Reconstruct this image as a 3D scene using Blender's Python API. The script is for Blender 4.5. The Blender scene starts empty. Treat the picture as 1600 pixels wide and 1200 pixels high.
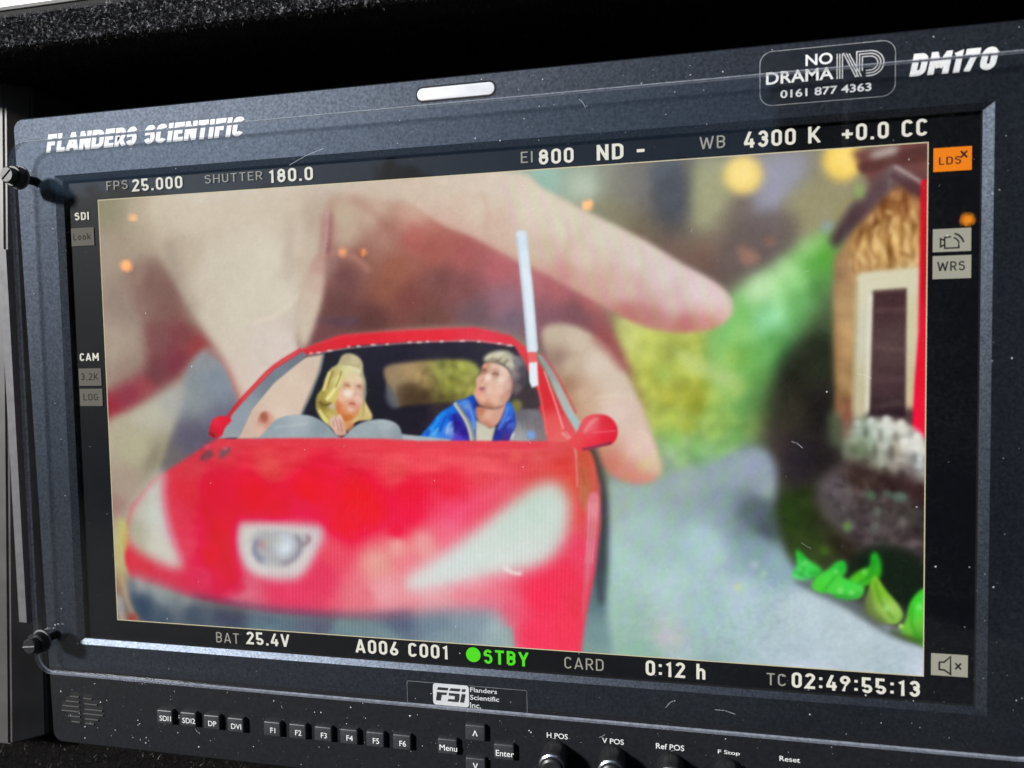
import bpy, bmesh, math, random
import numpy as np
from mathutils import Vector, Matrix
S = bpy.context.scene
COL = S.collection
R = math.radians
random.seed(4)

# ---------------------------------------------------------------- camera, sky, sun, exposure
F = 1202.0                                           # focal length in pixels of a 1600 px wide frame
CAM = np.array([0.07938413, -0.27476615, 0.02560984])
RT = np.array([[0.97532563, 0.00707208, 0.22065787],
               [0.21994674, 0.05516967, -0.97395058],
               [-0.01906148, 0.99845195, 0.05225291]])
cd = bpy.data.cameras.new('camera'); cam = bpy.data.objects.new('camera', cd); COL.objects.link(cam)
cd.sensor_width = 36.0; cd.lens = F/1600*36.0; cd.clip_start = 0.01; cd.clip_end = 500
cd.dof.use_dof = True; cd.dof.focus_distance = .292; cd.dof.aperture_fstop = 9.0        # phone lens held close: far reflections soften
M4 = Matrix([list(RT[i])+[CAM[i]] for i in range(3)]+[[0, 0, 0, 1]])
cam.matrix_world = M4
S.camera = cam
SUN_EL, SUN_AZ = R(21), math.atan2(-.60, -.72)       # low hazy sun behind the photographer's left shoulder
W = bpy.data.worlds.new('World'); S.world = W; W.use_nodes = True
nt = W.node_tree
sky = nt.nodes.new('ShaderNodeTexSky'); sky.sky_type = 'NISHITA'; sky.sun_disc = False
sky.sun_elevation = SUN_EL; sky.sun_rotation = SUN_AZ % (2*math.pi); sky.air_density = 0.8; sky.dust_density = 0.0; sky.ozone_density = 2.0
nt.links.new(sky.outputs[0], nt.nodes['Background'].inputs[0]); nt.nodes['Background'].inputs[1].default_value = 0.05
sd = bpy.data.lights.new('sun', 'SUN'); sd.energy = 4.0; sd.angle = R(7); sd.color = (1.0, .975, .94)
sun = bpy.data.objects.new('sun', sd); COL.objects.link(sun)
sdir = Vector((math.sin(SUN_AZ)*math.cos(SUN_EL), math.cos(SUN_AZ)*math.cos(SUN_EL), math.sin(SUN_EL)))
sun.rotation_euler = sdir.to_track_quat('Z', 'Y').to_euler(); sun.location = sdir*5
EXPO = 0.4; DEN = True
S.view_settings.view_transform = 'Standard'; S.view_settings.look = 'None'
S.view_settings.exposure = EXPO; S.view_settings.gamma = 1.0
S.render.engine = 'CYCLES'; S.cycles.max_bounces = 8; S.cycles.transparent_max_bounces = 12; S.cycles.use_denoising = DEN

# ---------------------------------------------------------------- helpers
PW, PH = 0.3115, 0.3115*9/16                         # live picture on the display
def at(x, y, Y=0.0):                                 # sketch point -> point of the plane at depth Y (metres)
    d = RT @ np.array([(x-800)/F, -(y-600)/F, -1.0])
    return CAM + d*((Y-CAM[1])/d[1])
def srgb(c): 
    return tuple((v/12.92 if v <= .04045 else ((v+.055)/1.055)**2.4) for v in [k/255.0 for k in c])
def tag(o, label=None, cat=None, group=None, kind=None):
    if label: o['label'] = label
    if cat: o['category'] = cat
    if group: o['group'] = group
    if kind: o['kind'] = kind
    return o
def empty(name, loc=(0, 0, 0)):
    o = bpy.data.objects.new(name, None); COL.objects.link(o); o.location = loc; o.empty_display_size = .02
    bpy.context.view_layer.update()
    return o
def link(name, me, mats, parent=None, smooth=False):
    o = bpy.data.objects.new(name, me); COL.objects.link(o)
    for m in (mats if isinstance(mats, (list, tuple)) else [mats]): me.materials.append(m)
    if parent is not None:
        o.parent = parent; o.matrix_parent_inverse = parent.matrix_world.inverted()
    if smooth: me.polygons.foreach_set('use_smooth', [True]*len(me.polygons))
    return o
def mesh(name, V, Fs, mats, parent=None, mi=None, smooth=False):
    me = bpy.data.meshes.new(name); me.from_pydata([tuple(v) for v in V], [], Fs)
    if mi is not None: me.polygons.foreach_set('material_index', mi)
    me.update()
    return link(name, me, mats, parent, smooth)
class MB:                                            # collects shapes into one mesh
    def __init__(s): s.V, s.F, s.I = [], [], []
    def add(s, V, Fs, mi=0):
        n = len(s.V); s.V += [tuple(v) for v in V]; s.F += [tuple(i+n for i in f) for f in Fs]; s.I += [mi]*len(Fs); return s
    def loft(s, rings, mi=0, cap0=False, cap1=False, mc=None):
        n = len(rings[0]); V = [p for r in rings for p in r]; Fs = []
        for k in range(len(rings)-1):
            for i in range(n):
                j = (i+1) % n; Fs.append((k*n+i, k*n+j, (k+1)*n+j, (k+1)*n+i))
        if cap0: Fs.append(tuple(range(n))[::-1])
        if cap1: Fs.append(tuple((len(rings)-1)*n+i for i in range(n)))
        m0 = len(s.F); s.add(V, Fs, mi)
        if mc is not None:
            for k in range(int(cap0)+int(cap1)): s.I[-1-k] = mc
        return s
    def box(s, x0, x1, y0, y1, z0, z1, b=0.0, mi=0):
        r = lambda y, i: [(x0+i, y, z0+i), (x1-i, y, z0+i), (x1-i, y, z1-i), (x0+i, y, z1-i)]
        if b: return s.loft([r(y1, b), r(y1-b, 0), r(y0+b, 0), r(y0, b)], mi, True, True)
        return s.loft([r(y1, 0), r(y0, 0)], mi, True, True)
    def tube(s, pts, r, n=8, mi=0, cap=True):
        P = [Vector(p) for p in pts]; rings = []
        for i, p in enumerate(P):
            t = (P[min(i+1, len(P)-1)]-P[max(i-1, 0)]).normalized()
            u = t.cross(Vector((0, 0, 1)) if abs(t.z) < .9 else Vector((1, 0, 0))).normalized(); v = t.cross(u)
            rr = r[i] if isinstance(r, (list, tuple)) else r
            rings.append([p+(u*math.cos(a)+v*math.sin(a))*rr for a in [2*math.pi*k/n for k in range(n)]])
        return s.loft(rings, mi, cap, cap)
    def lathe(s, x, z, prof, n=28, mi=0):            # profile of (radius, y) turned about a -Y axis
        for k in range(len(prof)-1):
            (r0, y0), (r1, y1) = prof[k], prof[k+1]
            ring = lambda r, y: [(x+r*math.cos(a), y, z+r*math.sin(a)) for a in [2*math.pi*i/n for i in range(n)]]
            s.loft([ring(r0, y0), ring(r1, y1)], mi)
        if prof[-1][0] > 0:
            r, y = prof[-1]; s.add([(x+r*math.cos(2*math.pi*i/n), y, z+r*math.sin(2*math.pi*i/n)) for i in range(n)], [tuple(range(n))], mi)
        return s
    def build(s, name, mats, parent=None, smooth=False, fix=True):
        o = mesh(name, s.V, s.F, mats, parent, s.I)
        if fix:
            bm = bmesh.new(); bm.from_mesh(o.data); bmesh.ops.recalc_face_normals(bm, faces=bm.faces[:]); bm.to_mesh(o.data); bm.free()
        if smooth:
            o.data.polygons.foreach_set('use_smooth', [True]*len(o.data.polygons)); o.data.set_sharp_from_angle(angle=R(35))
        return o
def rrect(cx, cz, hw, hh, r, y, n=6):
    out = []
    for sx, sz, a0 in ((1, 1, 0), (-1, 1, 90), (-1, -1, 180), (1, -1, 270)):
        for k in range(n+1):
            a = R(a0+90*k/n); out.append((cx+sx*(hw-r)+r*math.cos(a), y, cz+sz*(hh-r)+r*math.sin(a)))
    return out
def pad_block(name, cx, cz, w, h, r, yb, yf, b, mats, parent, smooth=True):   # rounded rectangular block with a soft front edge
    rings = [rrect(cx, cz, w/2, h/2, r, yb)]
    for k in range(4):
        a = R(30*k); i = b*(1-math.cos(a)); rings.append(rrect(cx, cz, w/2-i, h/2-i, max(r-i, 1e-5), yf+b-b*math.sin(a)))
    return MB().loft(rings, 0, True, True).build(name, mats, parent, smooth)
def quad_px(px, Y): return [at(x, y, Y) for x, y in px]
def copy_tree(o, parent=None):
    c = o.copy(); COL.objects.link(c)
    if parent is not None: c.parent = parent
    for ch in list(o.children): copy_tree(ch, c)
    return c

# ---------------------------------------------------------------- materials
def mat(name): 
    m = bpy.data.materials.new(name); m.use_nodes = True; return m, m.node_tree, m.node_tree.nodes['Principled BSDF']
def node(nt, t, **kw):
    n = nt.nodes.new(t)
    for k, v in kw.items(): setattr(n, k, v)
    return n
def tex_noise(nt, scale, detail=3, rough=.55):
    tc = node(nt, 'ShaderNodeTexCoord'); no = node(nt, 'ShaderNodeTexNoise'); no.inputs['Scale'].default_value = scale
    no.inputs['Detail'].default_value = detail; no.inputs['Roughness'].default_value = rough
    nt.links.new(tc.outputs['Object'], no.inputs['Vector']); return no
def ramp(nt, src, stops):
    r = node(nt, 'ShaderNodeValToRGB'); e = r.color_ramp.elements
    while len(e) < len(stops): e.new(.5)
    for el, (p, c) in zip(e, stops): el.position = p; el.color = c if len(c) == 4 else (*c, 1)
    nt.links.new(src, r.inputs[0]); return r
def plain(name, c, rough=.5, metal=0.0, nscale=400, var=.25, bump=0.0, bscale=None, spec=.5, rvar=.0):
    m, t, b = mat(name); b.inputs['Roughness'].default_value = rough; b.inputs['Metallic'].default_value = metal
    b.inputs['Specular IOR Level'].default_value = spec
    n = tex_noise(t, nscale); lo = tuple(v*(1-var) for v in c); hi = tuple(min(v*(1+var), 1) for v in c)
    t.links.new(ramp(t, n.outputs['Fac'], [(.3, lo), (.7, hi)]).outputs[0], b.inputs['Base Color'])
    if rvar:
        n3 = tex_noise(t, nscale*.3, 4); mr = node(t, 'ShaderNodeMapRange'); mr.inputs['To Min'].default_value = rough-rvar; mr.inputs['To Max'].default_value = rough+rvar
        t.links.new(n3.outputs['Fac'], mr.inputs['Value']); t.links.new(mr.outputs[0], b.inputs['Roughness'])
    if bump:
        n2 = tex_noise(t, bscale or nscale*3, 2); bp = node(t, 'ShaderNodeBump'); bp.inputs['Strength'].default_value = bump; bp.inputs['Distance'].default_value = .00003
        t.links.new(n2.outputs['Fac'], bp.inputs['Height']); t.links.new(bp.outputs[0], b.inputs['Normal'])
    return m
def glow(name, c, k=1.0):
    m, t, b = mat(name); b.inputs['Base Color'].default_value = (.01, .01, .01, 1); b.inputs['Roughness'].default_value = .5; b.inputs['Specular IOR Level'].default_value = 0.0
    b.inputs['Emission Color'].default_value = (*srgb(c), 1); b.inputs['Emission Strength'].default_value = k/2**EXPO; return m
M = {}
M['paint'] = plain('textured_grey_paint', (.038, .046, .061), .53, .93, 900, .35, .9, 3200, .55)
M['lip'] = plain('satin_grey_paint', (.070, .082, .104), .42, .95, 1500, .45, .8, 3600, .6)
M['strip'] = plain('black_control_paint', (.0085, .0095, .0125), .55, 0, 700, .3, .35, 2600, .25)
M['button'] = plain('black_button_plastic', (.034, .036, .042), .42, 0, 900, .2, .2, 4000, .5)
M['knob'] = plain('black_anodised_knob', (.024, .025, .028), .38, .3, 900, .25, .2, 3000, .6)
M['steel'] = plain('bright_steel', (.62, .63, .65), .25, 1.0, 500, .15)
M['alu'] = plain('brushed_aluminium', (.13, .13, .14), .55, .3, 250, .15, .2, 900, .5, .08)
M['post'] = plain('grey_painted_metal', (.075, .072, .070), .45, .1, 60, .22, .15, 1500, .5, .1)
M['trim'] = plain('white_edge_trim', (.72, .72, .70), .45, .1, 80, .1)
M['white'] = plain('white_print', (.78, .79, .80), .55, 0, 700, .08)
M['grey_print'] = plain('grey_print', (.52, .53, .55), .6, 0, 900, .2)
M['panel'] = plain('display_black', (.003, .0036, .0055), .5, 0, 300, .2, 0, None, .12)
M['tally'] = plain('milky_tally_lens', (.72, .74, .80), .35, 0, 300, .06)
M['dark'] = plain('recess_shade', (.004, .004, .005), .8, 0, 400, .2)  # black standing in for the shade of slots, gaps and recesses
M['felt'] = plain('black_felt', (.006, .006, .0065), .95, 0, 700, .5, 1.0, 2500, .1)
M['floor_felt'] = plain('black_carpet', (.010, .009, .009), .95, 0, 600, .5, 1.0, 2500, .1)
M['asphalt'] = plain('asphalt', (.07, .069, .068), .9, 0, 3, .35, .6, 60)
M['sticker'] = plain('grey_sticker_film', (.034, .040, .052), .50, .92, 300, .2)
M['sticker_edge'] = plain('sticker_edge', (.30, .31, .33), .4, 0, 600, .3)
M['logo_ink'] = plain('dark_logo_ink', (.022, .024, .028), .5, 0, 600, .2)
M['dust'] = plain('pale_dust', (.62, .63, .66), .8, 0, 3000, .4)
M['edge'] = plain('polished_acrylic_edge', (.62, .68, .80), .22, .15, 500, .25, 0, None, .6)
M['read'] = glow('readout_white', (244, 240, 226), 1.0); M['read_dim'] = glow('readout_grey', (172, 168, 158), .95)
M['green'] = glow('readout_green', (84, 236, 20), 1.0); M['frame_line'] = glow('frame_line_cream', (226, 214, 176), 1.0)
M['badge'] = glow('badge_grey', (170, 168, 152), 1.0); M['badge_dim'] = glow('badge_dim_grey', (116, 112, 104), 1.0)
M['badge_orange'] = glow('badge_orange', (255, 136, 6), 1.0); M['badge_ink'] = glow('badge_ink', (34, 30, 30), 1.0); M['badge_ink_dim'] = glow('badge_ink_dim', (58, 54, 50), 1.0)
def fibre_mat(name, stops):
    m, t, b = mat(name); b.inputs['Roughness'].default_value = .45; b.inputs['Specular IOR Level'].default_value = .6
    n = tex_noise(t, 900, 1, .5); t.links.new(ramp(t, n.outputs['Fac'], stops).outputs[0], b.inputs['Base Color']); return m
M['fibre'] = fibre_mat('felt_fibre', [(.36, (.006, .006, .007)), (.48, (.04, .04, .044)), (.57, (.22, .22, .24)), (.68, (.75, .76, .8))])
M['fibre_dark'] = fibre_mat('felt_fibre_dark', [(.4, (.006, .006, .006)), (.6, (.03, .022, .018)), (.75, (.14, .09, .06))])
def shield_mat():
    m, t, b = mat('clear_acrylic_shield'); t.nodes.remove(b); out = t.nodes['Material Output']
    tr = node(t, 'ShaderNodeBsdfTransparent'); tr.inputs[0].default_value = (.955, .96, .965, 1)
    gl = node(t, 'ShaderNodeBsdfGlossy'); gl.inputs['Roughness'].default_value = .012
    fr = node(t, 'ShaderNodeFresnel'); gm = node(t, 'ShaderNodeNewGeometry')                     # thin sheet: both faces reflect alike
    io = node(t, 'ShaderNodeMapRange'); io.inputs['To Min'].default_value = 1.49; io.inputs['To Max'].default_value = 1/1.49
    t.links.new(gm.outputs['Backfacing'], io.inputs['Value']); t.links.new(io.outputs[0], fr.inputs['IOR'])
    df = node(t, 'ShaderNodeBsdfDiffuse'); df.inputs[0].default_value = (.7, .73, .78, 1)      # thin film of dust and smears
    n1 = tex_noise(t, 22, 5, .65); n2 = tex_noise(t, 700, 3, .6)
    mm = node(t, 'ShaderNodeMath', operation='MULTIPLY'); t.links.new(n1.outputs['Fac'], mm.inputs[0]); t.links.new(n2.outputs['Fac'], mm.inputs[1])
    rp = ramp(t, mm.outputs[0], [(.25, (0, 0, 0)), (.55, (.008, .008, .008))])
    m1 = node(t, 'ShaderNodeMixShader'); m2 = node(t, 'ShaderNodeMixShader')
    t.links.new(fr.outputs[0], m1.inputs[0]); t.links.new(tr.outputs[0], m1.inputs[1]); t.links.new(gl.outputs[0], m1.inputs[2])
    t.links.new(rp.outputs[0], m2.inputs[0]); t.links.new(m1.outputs[0], m2.inputs[1]); t.links.new(df.outputs[0], m2.inputs[2])
    t.links.new(m2.outputs[0], out.inputs[0]); return m
M['shield'] = shield_mat()
_t = M['edge'].node_tree; _mx = node(_t, 'ShaderNodeMixShader'); _tr = node(_t, 'ShaderNodeBsdfTransparent'); _mx.inputs[0].default_value = .42
_t.links.new(_tr.outputs[0], _mx.inputs[1]); _t.links.new(_t.nodes['Principled BSDF'].outputs[0], _mx.inputs[2]); _t.links.new(_mx.outputs[0], _t.nodes['Material Output'].inputs[0])
# ---------------------------------------------------------------- lettering
def arc(cx, cy, rx, ry, a0, a1, n=10): return [(cx+rx*math.cos(R(a0+(a1-a0)*k/n)), cy+ry*math.sin(R(a0+(a1-a0)*k/n))) for k in range(n+1)]
def strokes(ch, w, s):
    """centre lines of a plain engineering letter; cap height 1, width w, half stroke s"""
    l, r, b, t = s, w-s, s, 1-s; m = w/2; rx = (r-l)/2; q = min(rx, .26)
    loop = lambda: [arc(r-q, t-q, q, q, 0, 90, 6)+arc(l+q, t-q, q, q, 90, 180, 6)+arc(l+q, b+q, q, q, 180, 270, 6)+arc(r-q, b+q, q, q, 270, 360, 6)+[(r, t-q)]]
    if ch in '0O': return loop()
    if ch == '1': return [[(w*.18, .76), (w*.62, t), (w*.62, 0)]]
    if ch == '2': return [arc(m, t-rx, rx, rx, 170, -20, 12)+[(l, b), (w, b)]]
    if ch == '3': return [arc(m, t-.235, rx*.95, .235, 160, -70, 10)+[(m*.9, .53)], [(m*.9, .53)]+arc(m, b+.245, rx, .245, 85, -165, 12)]
    if ch == '4': return [[(w*.58, 1), (l*.6, .26)], [(0, .26), (w, .26)], [(w*.72, .55), (w*.72, 0)]]
    if ch == '5': return [[(r, t), (l, t), (l, .52)]+[(l+.02, .53)]+arc(m, b+rx*1.02, rx, rx*1.02, 120, -165, 14)]
    if ch == '6': return [arc(m, b+rx*1.02, rx, rx*1.02, 150, -210, 20)+[(w*.66, 1)]]
    if ch == '9': return [arc(m, t-rx*1.02, rx, rx*1.02, -30, 330, 20)+[(w*.34, 0)]]
    if ch == '7': return [[(0, t), (w, t)], [(r, 1), (w*.32, 0)]]
    if ch == '8': return [arc(m, t-.225, rx*.92, .225, 0, 360, 18), arc(m, b+.255, rx, .255, 0, 360, 18)]
    if ch == 'A': return [[(s*.8, 0), (m, 1)], [(w-s*.8, 0), (m, 1)], [(w*.2, .27), (w*.8, .27)]]
    if ch == 'B': return [[(l, b), (l, t), (m, t)]+arc(m, t-.225, r-m, .225, 90, -90, 8)+[(l, .53)], [(m, .53)]+arc(m, b+.245, r-m, .245, 90, -90, 8)+[(l, b)]]
    if ch == 'C': return [arc(r-q, t-q, q, q, 15, 90, 6)+arc(l+q, t-q, q, q, 90, 180, 6)+arc(l+q, b+q, q, q, 180, 270, 6)+arc(r-q, b+q, q, q, 270, 345, 6)]
    if ch == 'D': return [[(l, b), (l, t), (r-q, t)]+arc(r-q, t-q, q, q, 90, 0, 6)+arc(r-q, b+q, q, q, 0, -90, 6)+[(l, b)]]
    if ch == 'E': return [[(w, t), (l, t), (l, b), (w, b)], [(l, .52), (w*.88, .52)]]
    if ch == 'F': return [[(w, t), (l, t), (l, 0)], [(l, .5), (w*.86, .5)]]
    if ch == 'G': return [arc(r-q, t-q, q, q, 25, 90, 6)+arc(l+q, t-q, q, q, 90, 180, 6)+arc(l+q, b+q, q, q, 180, 270, 6)+arc(r-q, b+q, q, q, 270, 360, 6)+[(r, .48), (m, .48)]]
    if ch == 'H': return [[(l, 0), (l, 1)], [(r, 0), (r, 1)], [(l, .52), (r, .52)]]
    if ch == 'I': return [[(m, 0), (m, 1)]]
    if ch == 'K': return [[(l, 0), (l, 1)], [(w-s*.4, 1), (l+.03, .38)], [(w*.38, .56), (w-s*.2, 0)]]
    if ch == 'L': return [[(l, 1), (l, b), (w, b)]]
    if ch == 'M': return [[(l, 0), (l, 1)], [(r, 0), (r, 1)], [(l, 1), (m, .3)], [(r, 1), (m, .3)]]
    if ch == 'N': return [[(l, 0), (l, 1)], [(r, 0), (r, 1)], [(l*.9, 1-s*.2), (w-l*.9, s*.2)]]
    if ch == 'P': return [[(l, 0), (l, t), (m, t)]+arc(m, t-.25, r-m, .25, 90, -90, 8)+[(l, t-.5)]]
    if ch == 'R': return [[(l, 0), (l, t), (m, t)]+arc(m, t-.24, r-m, .24, 90, -90, 8)+[(l, t-.48)], [(m, t-.48), (w-s*.3, 0)]]
    if ch == 'S': return [arc(m, t-.225, rx, .225, 25, 200, 10)+arc(m, b+.25, rx, .25, 70, -160, 12)]
    if ch == 'T': return [[(0, t), (w, t)], [(m, t), (m, 0)]]
    if ch == 'U': return [[(l, 1), (l, b+q)]+arc(l+q, b+q, q, q, 180, 270, 6)+arc(r-q, b+q, q, q, 270, 360, 6)+[(r, 1)]]
    if ch == 'V': return [[(s*.8, 1), (m, 0)], [(w-s*.8, 1), (m, 0)]]
    if ch == 'W': return [[(s*.8, 1), (w*.27, 0)], [(w*.27, 0), (m, .9)], [(m, .9), (w*.73, 0)], [(w*.73, 0), (w-s*.8, 1)]]
    if ch == 'Y': return [[(s*.8, 1), (m, .42)], [(w-s*.8, 1), (m, .42)], [(m, .5), (m, 0)]]
    if ch == 'o': return [arc(m, .36, rx, .36-s, 0, 360, 18)]
    if ch == 'k': return [[(l, 0), (l, 1)], [(w-s*.4, .7), (l+.03, .28)], [(w*.42, .42), (w-s*.2, 0)]]
    if ch == 'h': return [[(l, 0), (l, 1)], [(l, .5)]+arc(l+q, .72-s-q, q, q, 150, 90, 4)+arc(r-q, .72-s-q, q, q, 90, 0, 5)+[(r, 0)]]
    if ch == '-': return [[(0, .42), (w, .42)]]
    if ch == '+': return [[(0, .42), (w, .42)], [(m, .42-m), (m, .42+m)]]
    if ch == '.': return [[(m, 0), (m, 2*s)]]
    if ch == ':': return [[(m, .1), (m, .1+2*s)], [(m, .62), (m, .62+2*s)]]
    if ch == 'x': return [[(0, 0), (w, w)], [(0, w), (w, 0)]]
    return []
WID = {'1': .40, 'I': .16, '.': .2, ':': .26, ' ': .30, 'M': .74, 'W': .92, 'A': .64, '-': .36, '+': .54, 'L': .46, 'E': .48, 'F': .46, 'o': .5, 'k': .5, 'h': .5, 'T': .54, 'V': .62, 'Y': .62, 'N': .58, 'K': .58, 'H': .58, 'D': .56, 'O': .56}
def ribbon(pts, hw, closed=False):
    P = [np.array(p, float) for p in pts]
    Q = [P[0]]
    for p in P[1:]:
        if np.linalg.norm(p-Q[-1]) > 1e-5: Q.append(p)
    P = Q; n = len(P); L, Rr = [], []
    for i in range(n):
        a = P[i]-P[i-1] if i else P[1]-P[0]; c = P[i+1]-P[i] if i < n-1 else P[-1]-P[-2]
        if i == 0 and closed: a = P[0]-P[-2]
        if i == n-1 and closed: c = P[1]-P[0]
        a = a/np.linalg.norm(a); c = c/np.linalg.norm(c); na = np.array([-a[1], a[0]]); nc = np.array([-c[1], c[0]])
        v = na+nc; k = v@v
        off = na*hw if k < .15 else v*(2*hw/k) if k > .9 else v*(2*hw/.9)
        L.append(P[i]+off); Rr.append(P[i]-off)
    return L, Rr
def stroke_mesh(text, s, gap=.13, width=1.0, shear=0.0, wid=None):
    V, Fs, x, k = [], [], 0.0, 0
    for ch in text:
        w = (wid or WID).get(ch, .54)*width
        for pl in strokes(ch, w, s):
            closed = len(pl) > 3 and abs(pl[0][0]-pl[-1][0])+abs(pl[0][1]-pl[-1][1]) < 1e-4
            L, Q = ribbon(pl, s, closed); n = len(V); k += 1
            for a, b in zip(L, Q):
                za, zb = (min(max(a[1], 0), 1), min(max(b[1], 0), 1)) if ch not in '.:' else (a[1], b[1])
                V += [(x+a[0]+shear*za, -k*.00002, za), (x+b[0]+shear*zb, -k*.00002, zb)]
            Fs += [(n+2*i+1, n+2*i+3, n+2*i+2, n+2*i) for i in range(len(L)-1)]
        x += w+gap
    return V, Fs
def fit(V, lb, rt, Y):
    """place flat lettering so that its box runs from one sketched corner to the other on the plane at depth Y"""
    p, q = at(*lb, Y), at(*rt, Y); xs = [v[0] for v in V]; zs = [v[2] for v in V]
    x0, x1, z0, z1 = min(xs), max(xs), min(zs), max(zs)
    sx = (q[0]-p[0])/(x1-x0); sz = (q[2]-p[2])/(z1-z0)
    return [(p[0]+(v[0]-x0)*sx, Y+v[1]*.1, p[2]+(v[2]-z0)*sz) for v in V]
def readout(name, text, lb, rt, Y, m, parent, s=.085, gap=.15, label=None):
    V, Fs = stroke_mesh(text, s, gap); o = mesh(name, fit(V, lb, rt, Y), Fs, m, parent)
    if label: o['label'] = label
    return o
def type_mesh(text, bold=0.0, spacing=1.0, shear=0.0):
    c = bpy.data.curves.new('type', 'FONT'); c.body = text; c.size = 1; c.offset = bold; c.space_character = spacing; c.resolution_u = 4; c.shear = shear
    o = bpy.data.objects.new('type', c); COL.objects.link(o); bpy.context.view_layer.update()
    dg = bpy.context.evaluated_depsgraph_get(); me = bpy.data.meshes.new_from_object(o.evaluated_get(dg))
    V = [(v.co.x, 0.0, v.co.y) for v in me.vertices]; Fs = [tuple(p.vertices) for p in me.polygons]
    bpy.data.objects.remove(o); bpy.data.curves.remove(c); bpy.data.meshes.remove(me)
    return V, Fs
def face_front(V, Fs):                                # make every flat face look at the viewer (-Y)
    out = []
    for f in Fs:
        a = sum(V[f[i]][0]*V[f[(i+1) % len(f)]][2]-V[f[(i+1) % len(f)]][0]*V[f[i]][2] for i in range(len(f)))
        out.append(tuple(f) if a > 0 else tuple(f)[::-1])
    return out
def typed(name, text, lb, rt, Y, m, parent, bold=0.0, spacing=1.0):
    V, Fs = type_mesh(text, bold, spacing); V = fit(V, lb, rt, Y)
    return mesh(name, V, face_front(V, Fs), m, parent)
def typed_at(name, text, cx, cz, h, Y, m, parent, bold=0.0):
    V, Fs = type_mesh(text, bold); xs = [v[0] for v in V]; V0 = type_mesh('E')[0]; k = h/max(v[2] for v in V0)
    mx = (min(xs)+max(xs))/2
    V = [(cx+(v[0]-mx)*k, Y, cz+v[2]*k-h/2) for v in V]
    return mesh(name, V, face_front(V, Fs), m, parent)
# ---------------------------------------------------------------- the live picture on the display
GW, GH = 832, 468
def uvpix(x, y):                                   # photo-space sketch point -> picture grid
    p = at(x, y, 0.0)
    return ((p[0]+PW/2)/PW*GW, (PH/2-p[2])/PH*GH)
KS = GW/1289.0
def gblur(a, s):
    s *= KS
    if s < 0.25: return a
    r = int(3*s)+1
    k = np.exp(-0.5*(np.arange(-r, r+1)/s)**2); k /= k.sum()
    n0, n1 = a.shape[:2]
    for ax in (0, 1):
        pad = [(0, 0)]*a.ndim; pad[ax] = (r, r)
        b = np.pad(a, pad, mode='edge'); n = a.shape[ax]
        o = np.zeros_like(a)
        for i, w in enumerate(k):
            o += w*(b[i:i+n] if ax == 0 else b[:, i:i+n])
        a = o
    return a
def smooth(pts, n=6):
    P = np.array(pts, float); N = len(P); out = []
    for i in range(N):
        a, b, c, d = P[i-1], P[i], P[(i+1) % N], P[(i+2) % N]
        for t in np.arange(n)/n:
            out.append(0.5*((2*b)+(c-a)*t+(2*a-5*b+4*c-d)*t*t+(3*b-a-3*c+d)*t**3))
    return np.array(out)
def cover(pts):                                    # anti-aliased polygon coverage
    V = np.array([uvpix(x, y) for x, y in pts]); SS = 4
    acc = np.zeros((GH*SS, GW+2))
    ys = (np.arange(GH*SS)+0.5)/SS
    for (x0, y0), (x1, y1) in zip(V, np.roll(V, -1, 0)):
        if y0 == y1: continue
        s = 1.0
        if y0 > y1: x0, y0, x1, y1, s = x1, y1, x0, y0, -1.0
        i0, i1 = np.searchsorted(ys, [y0, y1])
        if i1 <= i0: continue
        xs = np.clip(x0+(ys[i0:i1]-y0)*(x1-x0)/(y1-y0), 0, GW)
        f = np.floor(xs).astype(int); fr = xs-f
        rows = np.arange(i0, i1)
        acc[rows, f] += s*(1-fr); acc[rows, f+1] += s*fr
    m = np.clip(np.abs(np.cumsum(acc, 1)[:, :GW]), 0, 1)
    return m.reshape(GH, SS, GW).mean(1)
_yy, _xx = np.mgrid[0:GH, 0:GW].astype(float)
def field(pts, eps=14, p=1.7, box=None):
    r0, r1, c0, c1 = box or (0, GH, 0, GW)
    yy, xx = _yy[r0:r1, c0:c1], _xx[r0:r1, c0:c1]
    num = np.zeros(yy.shape+(3,)); den = np.zeros(yy.shape+(1,))
    for x, y, c in pts:
        u, v = uvpix(x, y)
        w = (1.0/(((xx-u)**2+(yy-v)**2)+(eps*KS)**2)**p)[..., None]
        num += w*np.array(c, float); den += w
    return num/den
IMG = np.zeros((GH, GW, 3))
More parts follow.
